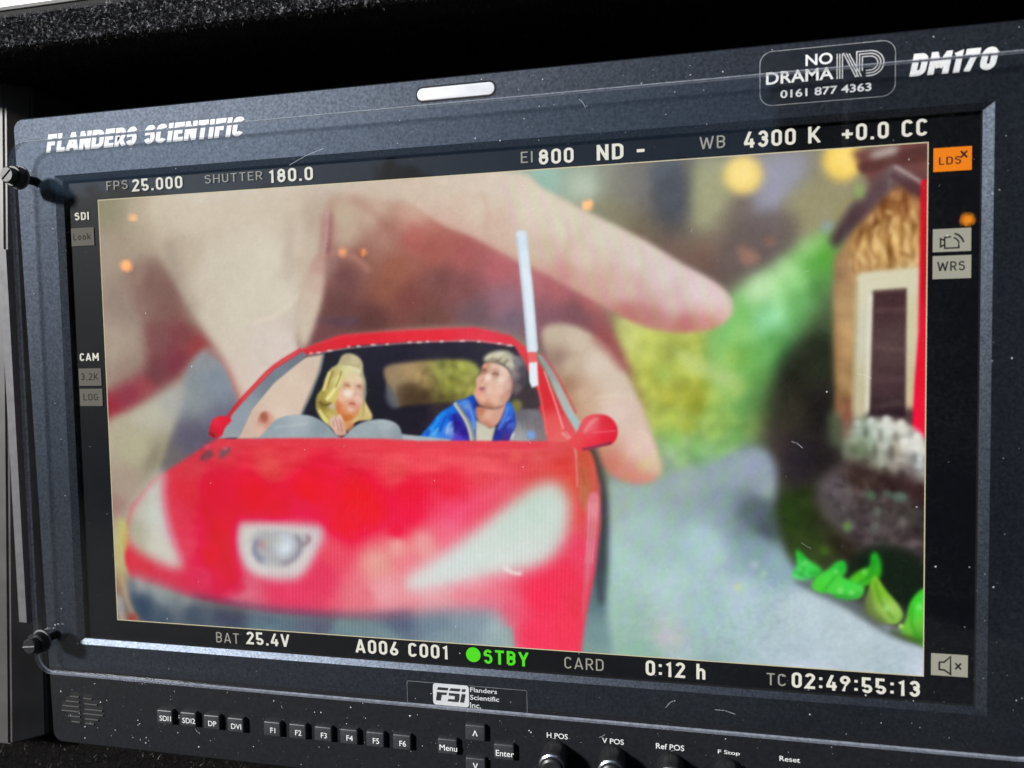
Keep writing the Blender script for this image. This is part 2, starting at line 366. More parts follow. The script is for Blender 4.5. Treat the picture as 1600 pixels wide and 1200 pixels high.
def lay(pts, col, blur=2, sm=True, alpha=1.0, eps=14, line=None):
    """one brush shape: outline (spline or straight), flat colour or colour field, soft edge"""
    global IMG
    if line is not None:                           # open stroke of given width
        P = np.array(pts, float); 
        if len(P) > 2: P = np.array([0.5*((2*P[i])+(P[min(i+1,len(P)-1)]-P[max(i-1,0)])*t+(2*P[max(i-1,0)]-5*P[i]+4*P[min(i+1,len(P)-1)]-P[min(i+2,len(P)-1)])*t*t+(3*P[i]-P[max(i-1,0)]-3*P[min(i+1,len(P)-1)]+P[min(i+2,len(P)-1)])*t**3) for i in range(len(P)-1) for t in np.arange(6)/6]+[P[-1]])
        T = np.gradient(P, axis=0); T /= np.linalg.norm(T, axis=1)[:, None]+1e-9
        N = np.stack([-T[:, 1], T[:, 0]], 1); w = np.linspace(line[0], line[1], len(P))[:, None]/2 if isinstance(line, tuple) else line/2
        pts = np.vstack([P+N*w, (P-N*w)[::-1]])
    elif sm: pts = smooth(pts)
    m = cover(pts); rr_, cc_ = np.nonzero(m.any(1))[0], np.nonzero(m.any(0))[0]
    if not len(rr_): return
    q = int(3*blur*KS)+3
    r0, r1, c0, c1 = max(rr_[0]-q, 0), min(rr_[-1]+q+1, GH), max(cc_[0]-q, 0), min(cc_[-1]+q+1, GW)
    m = gblur(m[r0:r1, c0:c1], blur)[..., None]*alpha
    c = field(col, eps, 1.7, (r0, r1, c0, c1)) if isinstance(col, list) else np.array(col, float)
    IMG[r0:r1, c0:c1] = IMG[r0:r1, c0:c1]*(1-m)+c*m
def disc(x, y, r, col, blur=2, alpha=1.0, ry=None):
    ry = ry or r
    lay([(x+r*math.cos(a), y+ry*math.sin(a)) for a in np.arange(16)*math.pi/8], col, blur, False, alpha)
def noise(scale, seed, ax=1.0):
    rg = np.random.RandomState(seed)
    a = rg.randn(GH, GW)
    a = gblur(a, scale) if ax == 1.0 else np.real(np.fft.ifft2(np.fft.fft2(a)*np.exp(-2*(math.pi*scale*KS)**2*((np.fft.fftfreq(GH)[:, None])**2*ax**2+(np.fft.fftfreq(GW)[None, :])**2/ax**2))))
    return (a/a.std())[..., None]
def texture(pts, seed, scale, amp, blur=6, tint=(1, 1, 1), ax=1.0):
    global IMG
    m = gblur(cover(smooth(pts)), blur)[..., None]
    IMG = IMG+m*noise(scale, seed, ax)*amp*np.array(tint)

def paint():
    global IMG
    # soft surroundings: blurred garden at the right, skin and dusk tones at the left
    IMG[:] = field([
     (165,322,(146,140,118)),(230,318,(188,174,154)),(330,318,(204,190,172)),(450,305,(204,189,172)),(600,298,(204,186,170)),(740,288,(204,186,166)),
     (165,400,(166,150,134)),(190,470,(150,132,122)),(168,540,(172,158,142)),(200,590,(150,128,118)),(178,690,(176,166,142)),(215,700,(178,172,146)),(240,760,(150,144,124)),(190,770,(168,146,136)),(185,860,(190,180,130)),(190,940,(140,110,95)),
     (850,286,(156,178,160)),(905,300,(168,178,160)),(960,335,(138,133,108)),(920,350,(140,138,112)),(1000,300,(124,118,112)),(1050,300,(70,74,84)),(1055,345,(66,68,76)),(1110,300,(166,168,132)),(1095,345,(160,158,128)),
     (1050,390,(122,96,86)),(1000,375,(120,104,84)),(1100,400,(122,92,82)),(1160,330,(108,92,86)),(1190,390,(104,92,88)),(1100,440,(98,82,80)),(1215,300,(152,152,168)),(1200,330,(140,138,150)),(1255,350,(152,146,112)),(1280,300,(142,138,110)),(1300,330,(130,122,100)),
     (1200,480,(110,160,110)),(1100,620,(150,165,80)),(1250,600,(44,42,34)),(1230,700,(46,40,40)),(1240,800,(48,58,34)),(1100,780,(152,168,172)),(1000,900,(165,186,184)),(1330,800,(80,70,68)),(1400,880,(70,62,62))], 30)
    disc(912,292,20,(200,210,188),9,.6); disc(852,286,22,(150,186,172),10,.7)
    lay([(1088,255),(1150,262),(1140,300),(1110,350),(1085,345)],(166,166,132),8,alpha=.8)
    lay([(1020,262),(1066,258),(1068,335),(1030,340)],(84,88,97),9,alpha=.8)
    lay([(1195,250),(1260,246),(1245,290),(1205,330),(1180,318)],(156,156,172),9,alpha=.8)
    lay([(1235,300),(1330,270),(1340,300),(1300,360),(1250,372),(1225,350)],(154,148,116),9,alpha=.85)
    lay([(1160,345),(1230,330),(1250,380),(1180,425),(1120,430),(1130,380)],(104,92,90),9,alpha=.75)
    disc(1316,252,31,(246,206,104),6); disc(1316,250,18,(255,226,140),8,.7)
    disc(1161,274,30,(246,214,128),6); disc(1160,272,18,(252,230,160),8,.8)
    lay([(1153,384),(1185,398),(1182,412),(1160,412)],(168,128,112),5,alpha=.8); disc(1203,378,8,(150,110,98),4,.7)
    # foliage
    lay([(955,498),(1110,505),(1200,580),(1215,690),(1170,735),(1060,735),(1000,640)],
        [(975,520,(190,194,120)),(1020,540,(186,194,104)),(1060,560,(172,182,90)),(1020,600,(176,178,84)),(1080,620,(160,164,66)),(1140,600,(164,180,92)),(1050,660,(160,174,84)),(1110,660,(146,176,96)),(1160,650,(120,156,84)),(1040,710,(150,184,140)),(1100,710,(132,176,118)),(1160,720,(128,160,130)),(1190,600,(90,140,80))],14)
    texture([(955,498),(1110,505),(1200,580),(1205,690),(1170,720),(1060,725),(1000,640)],3,10,9,8,(1,1,.6))
    texture([(955,498),(1110,505),(1200,580),(1205,690),(1170,720),(1060,725),(1000,640)],4,5,4.5,8,(1,1,.6))
    lay([(1110,515),(1142,462),(1210,415),(1290,360),(1312,372),(1310,430),(1270,500),(1215,580),(1170,660),(1110,600)],
        [(1285,372,(132,190,104)),(1250,392,(142,198,120)),(1210,425,(178,220,160)),(1180,450,(186,224,170)),(1290,400,(100,168,74)),(1240,440,(142,200,126)),(1150,490,(128,188,108)),(1200,500,(150,214,160)),(1250,490,(110,172,104)),(1160,560,(134,188,106)),(1200,550,(112,174,98)),(1280,450,(84,134,74)),(1230,560,(64,118,66)),(1140,600,(150,190,110)),(1180,630,(100,150,84))],9)
    texture([(1150,480),(1290,365),(1305,430),(1215,560),(1140,580)],5,10,7,8,(1,1,1))
    for x,y,r,c in [(1262,385,14,(172,214,146)),(1228,420,16,(178,218,156)),(1270,420,14,(96,160,72)),(1190,445,18,(206,236,188)),(1240,470,16,(92,154,82)),(1160,520,14,(160,204,112)),(1210,530,16,(84,148,78)),(1296,430,12,(74,128,58)),(1140,560,16,(176,200,104)),(1180,590,16,(84,140,66))]: disc(x,y,r,c,8,.5)
    disc(1292,355,9,(150,165,190),5,.8)
    lay([(1060,560),(1080,552),(1140,580),(1150,600),(1120,600)],(186,206,140),7,alpha=.5)
    for x,y,c,r in [(1045,622,(196,186,70),10),(1085,640,(124,134,44),14),(1020,660,(190,190,90),9),(1120,620,(176,196,110),12),(1060,690,(150,190,120),14),(1100,600,(138,150,60),12),(1150,680,(104,160,90),14),(1075,665,(150,150,50),9),(1005,600,(188,200,110),9)]:
        disc(x,y,r,c,6,.6)
    for x,y,r,c in [(985,540,12,(200,206,130)),(1035,585,13,(150,190,100)),(1080,575,12,(190,200,120)),(1120,640,12,(130,180,90)),(1045,680,14,(130,184,96)),(1090,700,12,(150,196,120)),(1010,640,10,(186,192,110)),(1150,610,12,(170,190,104)),(1060,530,10,(200,204,120)),(1130,700,14,(110,160,96))]: disc(x,y,r,c,7,.5)
    lay([(1050,545),(1090,575),(1150,600)],(192,204,140),6,line=9,alpha=.45); lay([(990,650),(1060,640),(1110,655)],(190,196,110),5,line=5,alpha=.4)
    # deep shade between hedge and cottage
    lay([(1310,455),(1312,640),(1330,800),(1280,880),(1225,800),(1195,740),(1185,690),(1200,620),(1235,560)],
        [(1290,480,(64,80,50)),(1280,560,(40,44,32)),(1230,640,(46,44,36)),(1290,640,(36,32,30)),(1240,720,(50,44,48)),(1300,720,(46,40,38)),(1240,820,(42,58,28)),(1290,840,(40,46,28)),(1200,700,(60,50,50))],17)
    texture([(1310,455),(1312,640),(1330,800),(1230,800),(1195,700),(1235,560)],35,16,6,14,(1,.9,.7))
    # garden path
    lay([(936,775),(1000,756),(1060,738),(1150,706),(1190,700),(1212,730),(1214,790),(1226,850),(1250,895),(1310,930),(1380,975),(1450,1010),(1460,1080),(1200,1060),(920,1030)],
        [(960,790,(160,178,170)),(1060,750,(152,168,166)),(1130,730,(146,164,166)),(1180,730,(150,160,176)),(1195,760,(150,164,168)),(1180,790,(92,104,110)),(1205,820,(70,80,86)),(1130,790,(138,156,162)),(1000,820,(168,192,190)),(1100,850,(172,198,202)),(1180,860,(140,164,172)),(1215,880,(150,176,186)),(960,880,(166,196,188)),(1050,920,(176,200,200)),(970,960,(158,188,176)),(1040,990,(178,190,188)),(1100,960,(168,196,196)),(1160,930,(174,196,202)),(1250,960,(188,204,210)),(1330,990,(186,200,206)),(1400,1030,(178,192,200)),(1250,1030,(176,194,200)),(1100,1030,(160,182,184)),(1000,1010,(150,182,168))],6)
    P=[(950,790),(1180,720),(1205,830),(1320,950),(1450,1030),(1400,1060),(940,1010)]
    texture(P,7,12,2.2,8,(1,1,1.05)); texture(P,9,20,2.4,10,(1,.6,1))
    texture([(1200,900),(1300,940),(1440,1010),(1440,1060),(1100,1020)],10,2.0,2.2,14); texture([(960,880),(1180,900),(1200,1040),(960,1010)],34,2.5,1.2,14)
    lay([(1140,805),(1170,782),(1205,790),(1215,830),(1190,822)],(88,100,106),7,alpha=.55)
    disc(1044,996,24,(198,190,198),6,.7,9); disc(1178,882,6,(190,200,200),3,.6); disc(1152,917,6,(196,214,160),2.5,.8); disc(1193,896,5,(180,204,180),2.5,.6); disc(1125,873,8,(172,200,186),4,.7)
    lay([(926,880),(938,940),(945,990),(948,1020)],(196,206,192),4,line=8,alpha=.6)
    # plants at the path edge
    lay([(1215,780),(1300,760),(1340,830),(1330,880),(1260,880),(1232,860)],[(1240,800,(44,62,28)),(1290,800,(52,58,34)),(1270,860,(56,72,34)),(1320,850,(48,42,30))],8)
    texture([(1215,780),(1300,760),(1340,830),(1330,880),(1260,880)],11,7,6,8,(.8,1,.5))
    # cottage wall
    lay([(1302,420),(1312,392),(1345,335),(1385,290),(1450,300),(1450,664),(1318,660),(1304,600)],
        [(1310,420,(150,118,88)),(1320,470,(178,146,106)),(1318,540,(176,140,98)),(1312,600,(160,128,88)),(1322,650,(132,84,62)),(1350,350,(168,128,84)),(1380,320,(150,104,62)),(1410,320,(140,92,56)),(1360,390,(186,146,92)),(1400,380,(192,150,94)),(1425,360,(176,134,82)),(1350,420,(180,142,96)),(1430,410,(200,168,120))],4)
    texture([(1325,400),(1350,345),(1390,300),(1438,305),(1438,410),(1340,425)],12,4.5,20,3,(1,.95,.8),1.5); texture([(1304,430),(1336,430),(1330,650),(1306,650)],36,6,7,4,(1,.9,.7))
    for pts in ([(1352,380),(1362,395),(1366,415)],[(1372,352),(1366,372),(1380,395),(1386,415)],[(1398,340),(1392,360),(1404,380)],[(1412,348),(1420,365),(1414,385),(1424,404)],[(1384,330),(1394,335)],[(1340,395),(1350,412)],[(1425,330),(1432,350)]):
        lay(pts,(228,196,140),2.2,line=(7,4),alpha=.75)
    for pts in ([(1362,365),(1358,385),(1370,405)],[(1390,365),(1388,385),(1398,410)],[(1405,395),(1425,402)],[(1378,310),(1400,318),(1420,312)],[(1344,360),(1340,385)],[(1406,330),(1410,345)]):
        lay(pts,(116,72,34),2.2,line=(6,4),alpha=.6)
    # window
    lay([(1338,432),(1345,426),(1442,417),(1440,664),(1331,656)],[(1345,440,(214,208,182)),(1400,432,(212,206,178)),(1345,520,(204,200,180)),(1338,620,(194,184,154)),(1425,500,(206,196,164)),(1422,620,(200,186,150))],2.6,False)
    lay([(1338,440),(1335,560),(1331,655)],(168,160,120),2,line=5,alpha=.6)
    lay([(1363,455),(1416,451),(1414,652),(1357,650)],[(1390,470,(72,50,52)),(1390,540,(84,64,64)),(1390,600,(74,54,58)),(1385,640,(58,44,46))],1.6,False)
    lay([(1363,456),(1416,452)],(120,104,92),2,line=4,alpha=.6)
    lay([(1359,460),(1356,560),(1354,650)],(226,222,206),2,line=6,alpha=.8)
    for y0,y1,a in ((486,484,.35),(541,545,.3),(596,592,.25),(640,632,.3)): lay([(1364,y0),(1390,y1),(1415,y1+1)],(128,104,100),3,line=7,alpha=a)
    lay([(1360,643),(1440,640),(1440,668),(1358,664)],(46,32,38),4,alpha=.8)
    # roof
    lay([(1330,238),(1450,215),(1450,300),(1410,285),(1360,290)],(112,72,68),4,False)
    lay([(1338,258),(1395,240),(1450,232),(1450,252),(1395,264),(1345,272)],(92,56,52),3,False)
    lay([(1360,240),(1398,228),(1400,240),(1366,248)],(186,178,170),4,alpha=.9); lay([(1400,240),(1450,228),(1450,240)],(82,52,50),3,alpha=.8)
    lay([(1388,258),(1396,256),(1450,288),(1450,318),(1400,290),(1362,330),(1330,362),(1305,392),(1294,376),(1330,320)],[(1395,265,(112,92,92)),(1370,300,(92,72,76)),(1320,355,(74,56,60)),(1430,300,(84,56,58))],5,False)
    lay([(1396,260),(1420,274),(1446,290)],(192,176,172),2,line=5,alpha=.85); lay([(1392,262),(1388,300)],(130,112,116),2,line=3,alpha=.8)
    lay([(1390,272),(1420,292),(1440,304)],(84,56,60),2,line=8,alpha=.7)
    disc(1343,300,9,(150,176,110),4,.8,13); lay([(1306,340),(1320,318),(1332,312)],(160,150,90),2.5,line=4,alpha=.6)
    # red door edge
    lay([(1438,282),(1452,280),(1448,690),(1424,674),(1428,600),(1434,520)],[(1440,400,(196,24,44)),(1436,560,(222,20,56)),(1432,660,(232,24,62))],1.6,False)
    # stones under the window
    lay([(1318,668),(1335,652),(1360,654),(1400,660),(1440,682),(1450,760),(1400,752),(1350,735),(1318,718)],
        [(1335,665,(150,164,146)),(1370,670,(176,184,172)),(1395,668,(206,206,196)),(1425,690,(214,214,206)),(1340,700,(110,118,96)),(1380,710,(140,146,130)),(1400,720,(150,140,132)),(1430,730,(150,150,148)),(1350,730,(96,88,76))],4)
    texture([(1318,668),(1335,652),(1400,660),(1440,682),(1450,760),(1350,735)],13,5,9,4,(1,1,1),.6)
    for x,y,r,ry,c in [(1340,664,9,8,(178,190,176)),(1362,662,9,9,(196,202,190)),(1386,662,10,11,(222,222,214)),(1408,668,10,11,(224,222,208)),(1412,696,11,12,(216,214,204)),(1434,690,9,14,(226,224,216)),(1383,690,6,16,(196,200,190)),(1358,688,7,14,(150,168,148)),(1436,722,7,12,(206,214,212)),(1400,700,5,16,(170,160,140)),(1376,716,5,18,(186,186,172)),(1420,742,8,18,(128,114,112)),(1345,700,8,14,(120,132,104)),(1396,734,5,18,(160,154,144))]:
        disc(x,y,r,c,3.2,.7,ry)
    for x,y,r,ry,c in [(1352,676,5,9,(84,92,82)),(1375,680,4,10,(104,104,98)),(1399,682,5,9,(120,116,108)),(1423,676,4,8,(150,146,138)),(1392,708,5,14,(96,88,82)),(1366,704,4,12,(92,98,84)),(1408,744,6,12,(72,60,60)),(1382,738,6,10,(84,78,70)),(1350,722,7,8,(78,80,66)),(1428,716,4,10,(120,116,112))]: disc(x,y,r,c,2.6,.7,ry)
    for x,y,r,c in [(1338,660,5,(206,212,202)),(1360,657,5,(222,224,214)),(1384,655,6,(238,238,230)),(1407,661,6,(240,238,226)),(1432,682,5,(240,238,230)),(1413,690,6,(232,228,218)),(1437,716,4,(226,232,228))]: disc(x,y,r,c,2,.6)
    lay([(1293,650),(1310,640),(1318,660),(1315,700),(1298,690)],(104,118,90),6,alpha=.7); lay([(1318,645),(1332,650),(1328,672),(1318,690)],(130,78,66),5,alpha=.8)
    lay([(1275,760),(1320,720),(1360,735),(1450,762),(1450,890),(1400,872),(1340,850),(1290,810)],
        [(1300,760,(88,80,84)),(1340,745,(74,58,52)),(1400,760,(60,44,42)),(1430,762,(58,36,36)),(1310,800,(90,84,84)),(1360,800,(72,64,64)),(1420,800,(66,62,60)),(1340,840,(76,66,70)),(1400,850,(74,64,64)),(1430,870,(56,46,50))],7)
    texture([(1290,760),(1360,735),(1445,762),(1445,890),(1340,850)],14,6,8,5,(1,.95,.95),.8); texture([(1290,760),(1360,735),(1445,762),(1445,890),(1340,850)],15,3,4,4)
    for x,y,r,ry,c in [(1405,776,13,9,(112,150,132)),(1385,772,8,6,(96,128,112)),(1360,774,8,7,(86,130,96)),(1370,800,6,10,(112,124,112)),(1366,826,7,10,(104,116,106)),(1326,822,8,10,(116,112,114)),(1306,770,7,9,(104,98,100)),(1410,815,5,9,(128,124,118)),(1424,850,6,8,(116,106,104)),(1396,846,6,9,(108,98,96)),(1324,765,6,8,(110,104,104))]:
        disc(x,y,r,c,3,.6,ry)
    lay([(1330,730),(1380,750),(1442,768)],(54,38,36),4,line=12,alpha=.7)
    disc(1323,822,5,(96,148,56),3,.8,8); disc(1288,860,6,(76,120,40),3.5,.7); 
    lay([(1330,872),(1390,850),(1450,892),(1450,985),(1420,960),(1370,930),(1320,930)],(26,36,24),6)
    lay([(1245,900),(1310,928),(1360,955),(1390,985),(1450,1005),(1450,1012),(1380,988),(1320,950),(1250,915)],(84,92,92),4,alpha=.8)
    # bright green leaves
    G=[(1270,880,(70,196,78)),(1260,900,(96,210,120)),(1300,905,(84,214,66)),(1330,920,(70,206,60)),(1360,880,(50,168,40)),(1350,900,(80,190,50))]
    lay([(1243,860),(1250,862),(1262,874),(1278,884),(1284,896),(1265,904),(1244,905),(1236,898),(1244,884)],[(1246,866,(50,190,60)),(1262,884,(70,210,90)),(1250,898,(110,214,130)),(1278,894,(60,180,60))],2.6)
    lay([(1268,918),(1275,900),(1292,890),(1306,878),(1318,876),(1322,890),(1312,906),(1300,920),(1285,926)],[(1285,905,(72,206,70)),(1312,884,(44,184,60)),(1300,914,(100,216,80)),(1275,915,(84,200,60))],2.4)
    lay([(1326,905),(1340,892),(1358,884),(1360,868),(1368,862),(1376,880),(1374,902),(1356,914),(1338,916)],[(1366,872,(40,170,50)),(1346,898,(84,190,44)),(1362,900,(60,160,40)),(1335,910,(96,196,54))],2.6)
    lay([(1288,915),(1305,900),(1325,905),(1345,912),(1350,922),(1342,934),(1320,936),(1298,928)],[(1300,915,(84,206,70)),(1325,918,(70,214,72)),(1345,926,(96,206,90)),(1320,932,(70,170,70))],2.2)
    lay([(1362,902),(1370,902),(1384,922),(1404,946),(1410,962),(1400,974),(1378,972),(1358,960),(1352,944),(1356,924)],[(1368,912,(130,190,60)),(1380,945,(176,206,112)),(1392,958,(188,214,130)),(1360,950,(110,140,50)),(1402,966,(110,176,56)),(1372,970,(96,130,48)),(1382,925,(110,180,40))],1.8)
    lay([(1352,925),(1362,920),(1364,950),(1385,972),(1368,974),(1348,955)],(96,104,74),3,alpha=.6)
    lay([(1415,966),(1422,940),(1440,920),(1455,925),(1455,1010),(1430,1003),(1412,994),(1406,984)],[(1432,930,(60,196,50)),(1435,955,(84,216,70)),(1425,975,(110,190,60)),(1435,995,(70,140,36)),(1415,985,(120,180,80))],2)
    lay([(1391,985),(1410,994),(1440,1003)],(60,76,40),3,line=8,alpha=.8); disc(1407,978,4,(170,220,110),1.5)
    for q0,c0 in (([(1250,866),(1256,884),(1250,900)],(30,140,40)),([(1262,896),(1284,894)],(40,150,50)),([(1285,924),(1300,906),(1316,884)],(36,150,40)),([(1300,930),(1330,932),(1344,924)],(36,140,40)),([(1340,912),(1358,900),(1366,874)],(30,130,36)),([(1366,908),(1376,940),(1396,968)],(76,126,30)),([(1425,945),(1424,975),(1436,1000)],(40,140,30)),([(1240,892),(1262,903)],(40,150,60))): lay(q0,c0,2.2,line=5,alpha=.6)
    for x,y,r in ((1256,880,4),(1306,893,4),(1312,922,5),(1330,926,4),(1384,950,5),(1436,948,5),(1350,893,4)): disc(x,y,r,(170,240,150),2.2,.55)
    # ------------------------------------------------ the hand, left part
    lay([(196,425),(240,405),(275,440),(310,505),(355,565),(392,640),(372,640),(345,565),(320,550),(262,604),(160,668),(160,620),(225,575),(220,500)],
        [(215,430,(150,126,114)),(235,440,(128,100,94)),(255,470,(126,96,90)),(225,480,(140,112,104)),(240,530,(124,82,82)),(285,520,(124,70,74)),(310,545,(146,64,66)),(345,575,(168,92,84)),(240,580,(112,68,72)),(280,570,(122,56,70)),(200,620,(140,62,76)),(170,645,(150,50,66)),(225,605,(150,74,82)),(300,490,(140,112,104))],9)
    lay([(318,548),(340,552),(360,585),(376,640),(384,690),(300,735),(250,748),(258,700),(275,640),(292,580)],
        [(320,560,(142,146,150)),(340,600,(132,142,152)),(300,620,(140,146,148)),(350,660,(112,112,128)),(300,690,(98,94,110)),(275,720,(110,104,104)),(330,700,(92,84,100))],5)
    lay([(322,548),(350,566),(372,610),(390,650)],(178,88,84),4,line=(5,9),alpha=.6)
    lay([(160,672),(215,638),(285,600),(280,645),(262,690),(250,720),(205,790),(160,800)],
        [(175,680,(178,168,146)),(230,640,(186,182,164)),(270,620,(172,172,166)),(215,700,(178,172,146)),(245,720,(140,132,112)),(195,760,(168,152,136)),(180,790,(160,130,124))],8)
    lay([(255,300),(520,296),(510,330),(498,380),(480,430),(468,470),(464,510),(470,540),(510,560),(505,690),(400,695),(386,650),(352,565),(308,498),(268,425),(240,360)],
        [(300,330,(206,193,174)),(450,330,(206,192,174)),(280,400,(186,172,154)),(340,420,(204,194,176)),(420,400,(212,202,184)),(320,480,(202,190,172)),(380,480,(210,200,182)),(440,470,(212,202,184)),(400,540,(208,196,182)),(440,540,(214,200,190)),(380,600,(212,194,182)),(430,620,(220,198,184)),(400,660,(206,176,160)),(490,340,(186,168,152)),(480,400,(196,180,162)),(465,500,(196,180,164))],7)
    lay([(394,504),(425,496),(450,478),(466,460)],(228,216,198),3,line=5,alpha=.7)
    lay([(394,508),(430,502),(462,480),(465,540),(480,600),(440,640),(390,600)],(214,200,192),6,alpha=.5)
    lay([(455,330),(452,380),(448,440)],(176,160,146),8,line=14,alpha=.45); lay([(470,345),(464,400)],(216,202,186),6,line=10,alpha=.5)
    lay([(262,380),(278,430),(310,490)],(120,100,94),9,line=12,alpha=.4)
    # palm shade
    lay([(510,325),(545,308),(700,330),(800,380),(900,420),(938,470),(960,520),(984,592),(940,570),(870,600),(840,545),(740,512),(560,525),(478,548),(470,520),(498,470),(500,400)],
        [(515,350,(160,104,104)),(530,340,(190,170,146)),(545,370,(176,146,128)),(580,330,(196,172,152)),(600,370,(168,128,114)),(650,330,(200,166,148)),(560,400,(142,98,88)),(510,410,(150,116,110)),(540,430,(112,74,74)),(530,480,(104,70,68)),(500,530,(112,74,76)),(580,500,(96,62,60)),(620,420,(150,96,80)),(600,450,(140,90,76)),(640,470,(124,74,70)),(670,500,(110,74,68)),(680,390,(164,98,88)),(650,370,(174,104,96)),(720,400,(164,96,94)),(690,440,(120,80,78)),(720,450,(130,84,84)),(740,490,(112,90,96)),(780,420,(176,104,108)),(790,470,(150,112,124)),(830,430,(178,112,118)),(800,500,(122,104,116)),(870,450,(170,104,108)),(920,470,(166,100,100)),(860,500,(136,96,106)),(900,490,(120,84,90)),(950,540,(152,88,88)),(975,580,(150,84,86)),(870,560,(112,92,92)),(890,620,(86,72,66))],6)
    lay([(500,480),(488,520),(476,545),(466,530),(464,500),(474,440),(490,405),(506,398),(508,430)],[(475,500,(202,188,170)),(490,440,(196,172,156)),(500,410,(186,150,140)),(484,470,(204,186,168))],5)
    lay([(500,402),(525,396),(552,402),(578,424)],(186,136,126),4,line=(6,8),alpha=.7)
    lay([(512,330),(510,370),(505,398)],(206,182,174),3,line=5,alpha=.6); lay([(518,332),(516,372),(512,398)],(128,74,80),3,line=5,alpha=.6)
    lay([(520,322),(545,312),(558,330),(560,368),(535,385),(520,370)],(196,182,160),8,alpha=.5)
    lay([(548,306),(580,330),(606,358)],(154,104,100),7,line=(6,14),alpha=.5); lay([(604,345),(620,375),(680,392)],(150,84,80),7,line=(8,12),alpha=.5)
    lay([(495,500),(540,494),(565,500),(560,510),(520,510)],(84,70,92),4,alpha=.45)
    # index finger
    lay([(630,285),(800,270),(850,296),(905,325),(1000,372),(1062,410),(1120,443),(1143,470),(1140,496),(1112,514),(1060,520),(1010,512),(965,492),(905,458),(850,428),(800,404),(740,372),(680,345)],
        [(700,300,(208,192,174)),(760,310,(212,196,178)),(780,350,(206,180,164)),(700,335,(206,178,162)),(830,320,(220,206,184)),(880,350,(218,206,184)),(850,390,(204,182,160)),(910,400,(212,192,172)),(940,370,(216,204,184)),(1000,400,(218,204,190)),(980,450,(210,180,166)),(930,445,(204,166,148)),(1040,430,(220,202,194)),(1090,455,(224,206,200)),(1120,470,(226,206,200)),(1130,490,(218,180,164)),(1050,470,(212,184,174)),(1020,500,(186,128,118)),(1070,510,(184,116,108)),(1110,506,(202,140,122)),(980,490,(184,120,112)),(880,425,(200,150,138)),(1136,478,(222,196,186))],3.5)
    lay([(640,345),(720,365),(800,402),(860,432),(920,465),(965,492)],(196,132,124),9,line=16,alpha=.35)
    for q0,a0 in (([(752,300),(762,330),(758,362)],.35),([(884,345),(890,372),(882,398)],.30),([(1000,385),(1006,415),(996,452)],.28),([(905,352),(909,376)],.2)): lay(q0,(176,130,116),4,line=5,alpha=a0)
    lay([(700,318),(780,335),(860,372),(940,414)],(222,196,178),12,line=20,alpha=.35)
    # lower finger behind the car
    lay([(846,520),(875,506),(920,520),(968,568),(1000,628),(1022,690),(1034,728),(1026,748),(1000,756),(965,748),(935,725),(905,690),(880,640),(862,585)],
        [(870,520,(196,180,160)),(900,530,(206,190,170)),(890,570,(200,180,158)),(872,560,(150,124,112)),(930,570,(216,200,184)),(960,600,(214,196,180)),(910,620,(204,176,152)),(960,650,(222,200,190)),(985,660,(216,192,178)),(930,680,(206,170,146)),(1000,700,(224,196,184)),(1015,725,(214,196,160)),(980,745,(206,136,122)),(950,725,(200,124,108)),(1005,748,(208,140,122)),(925,700,(190,132,106)),(890,630,(180,140,112)),(885,600,(160,124,100))],4)
    lay([(962,540),(985,575),(1010,640)],(150,92,88),5,line=5,alpha=.5); lay([(925,528),(955,555),(975,580)],(150,84,84),5,line=9,alpha=.6)
    for q0 in ([(930,622),(960,618),(990,622)],[(936,630),(965,627)]): lay(q0,(236,220,200),2.5,line=3,alpha=.5)
    lay([(1000,668),(1014,690),(1022,715)],(236,212,200),4,line=10,alpha=.4)
    # moire on the skin
    m = gblur(cover(smooth([(780,280),(900,325),(1120,445),(1140,490),(1060,515),(850,425)])),8)[...,None]
    IMG = IMG + m*(np.sin((_xx*0.93-_yy*0.25)*2*math.pi/(24*KS))[...,None])*np.array([2.0,-3.0,2.6])+m*np.array([-1,1,5.])
    # ------------------------------------------------ the red toy car
    lay([(915,690),(945,745),(950,850),(948,960),(955,1030),(900,1030),(915,900)],[(940,740,(70,64,60)),(942,800,(64,66,70)),(935,870,(78,92,100)),(938,930,(96,120,126)),(930,990,(120,146,148)),(920,1020,(130,156,150))],5)
    lay([(928,760),(945,770),(947,850),(944,935),(934,940),(928,880)],(58,62,66),4,alpha=.7)
    body=[(340,684),(262,735),(240,748),(205,790),(192,838),(196,880),(205,905),(300,935),(420,958),(600,972),(760,975),(800,980),(806,1030),(906,1030),(915,960),(930,890),(938,820),(938,760),(925,715),(905,690),(860,684),(700,688),(600,682)]
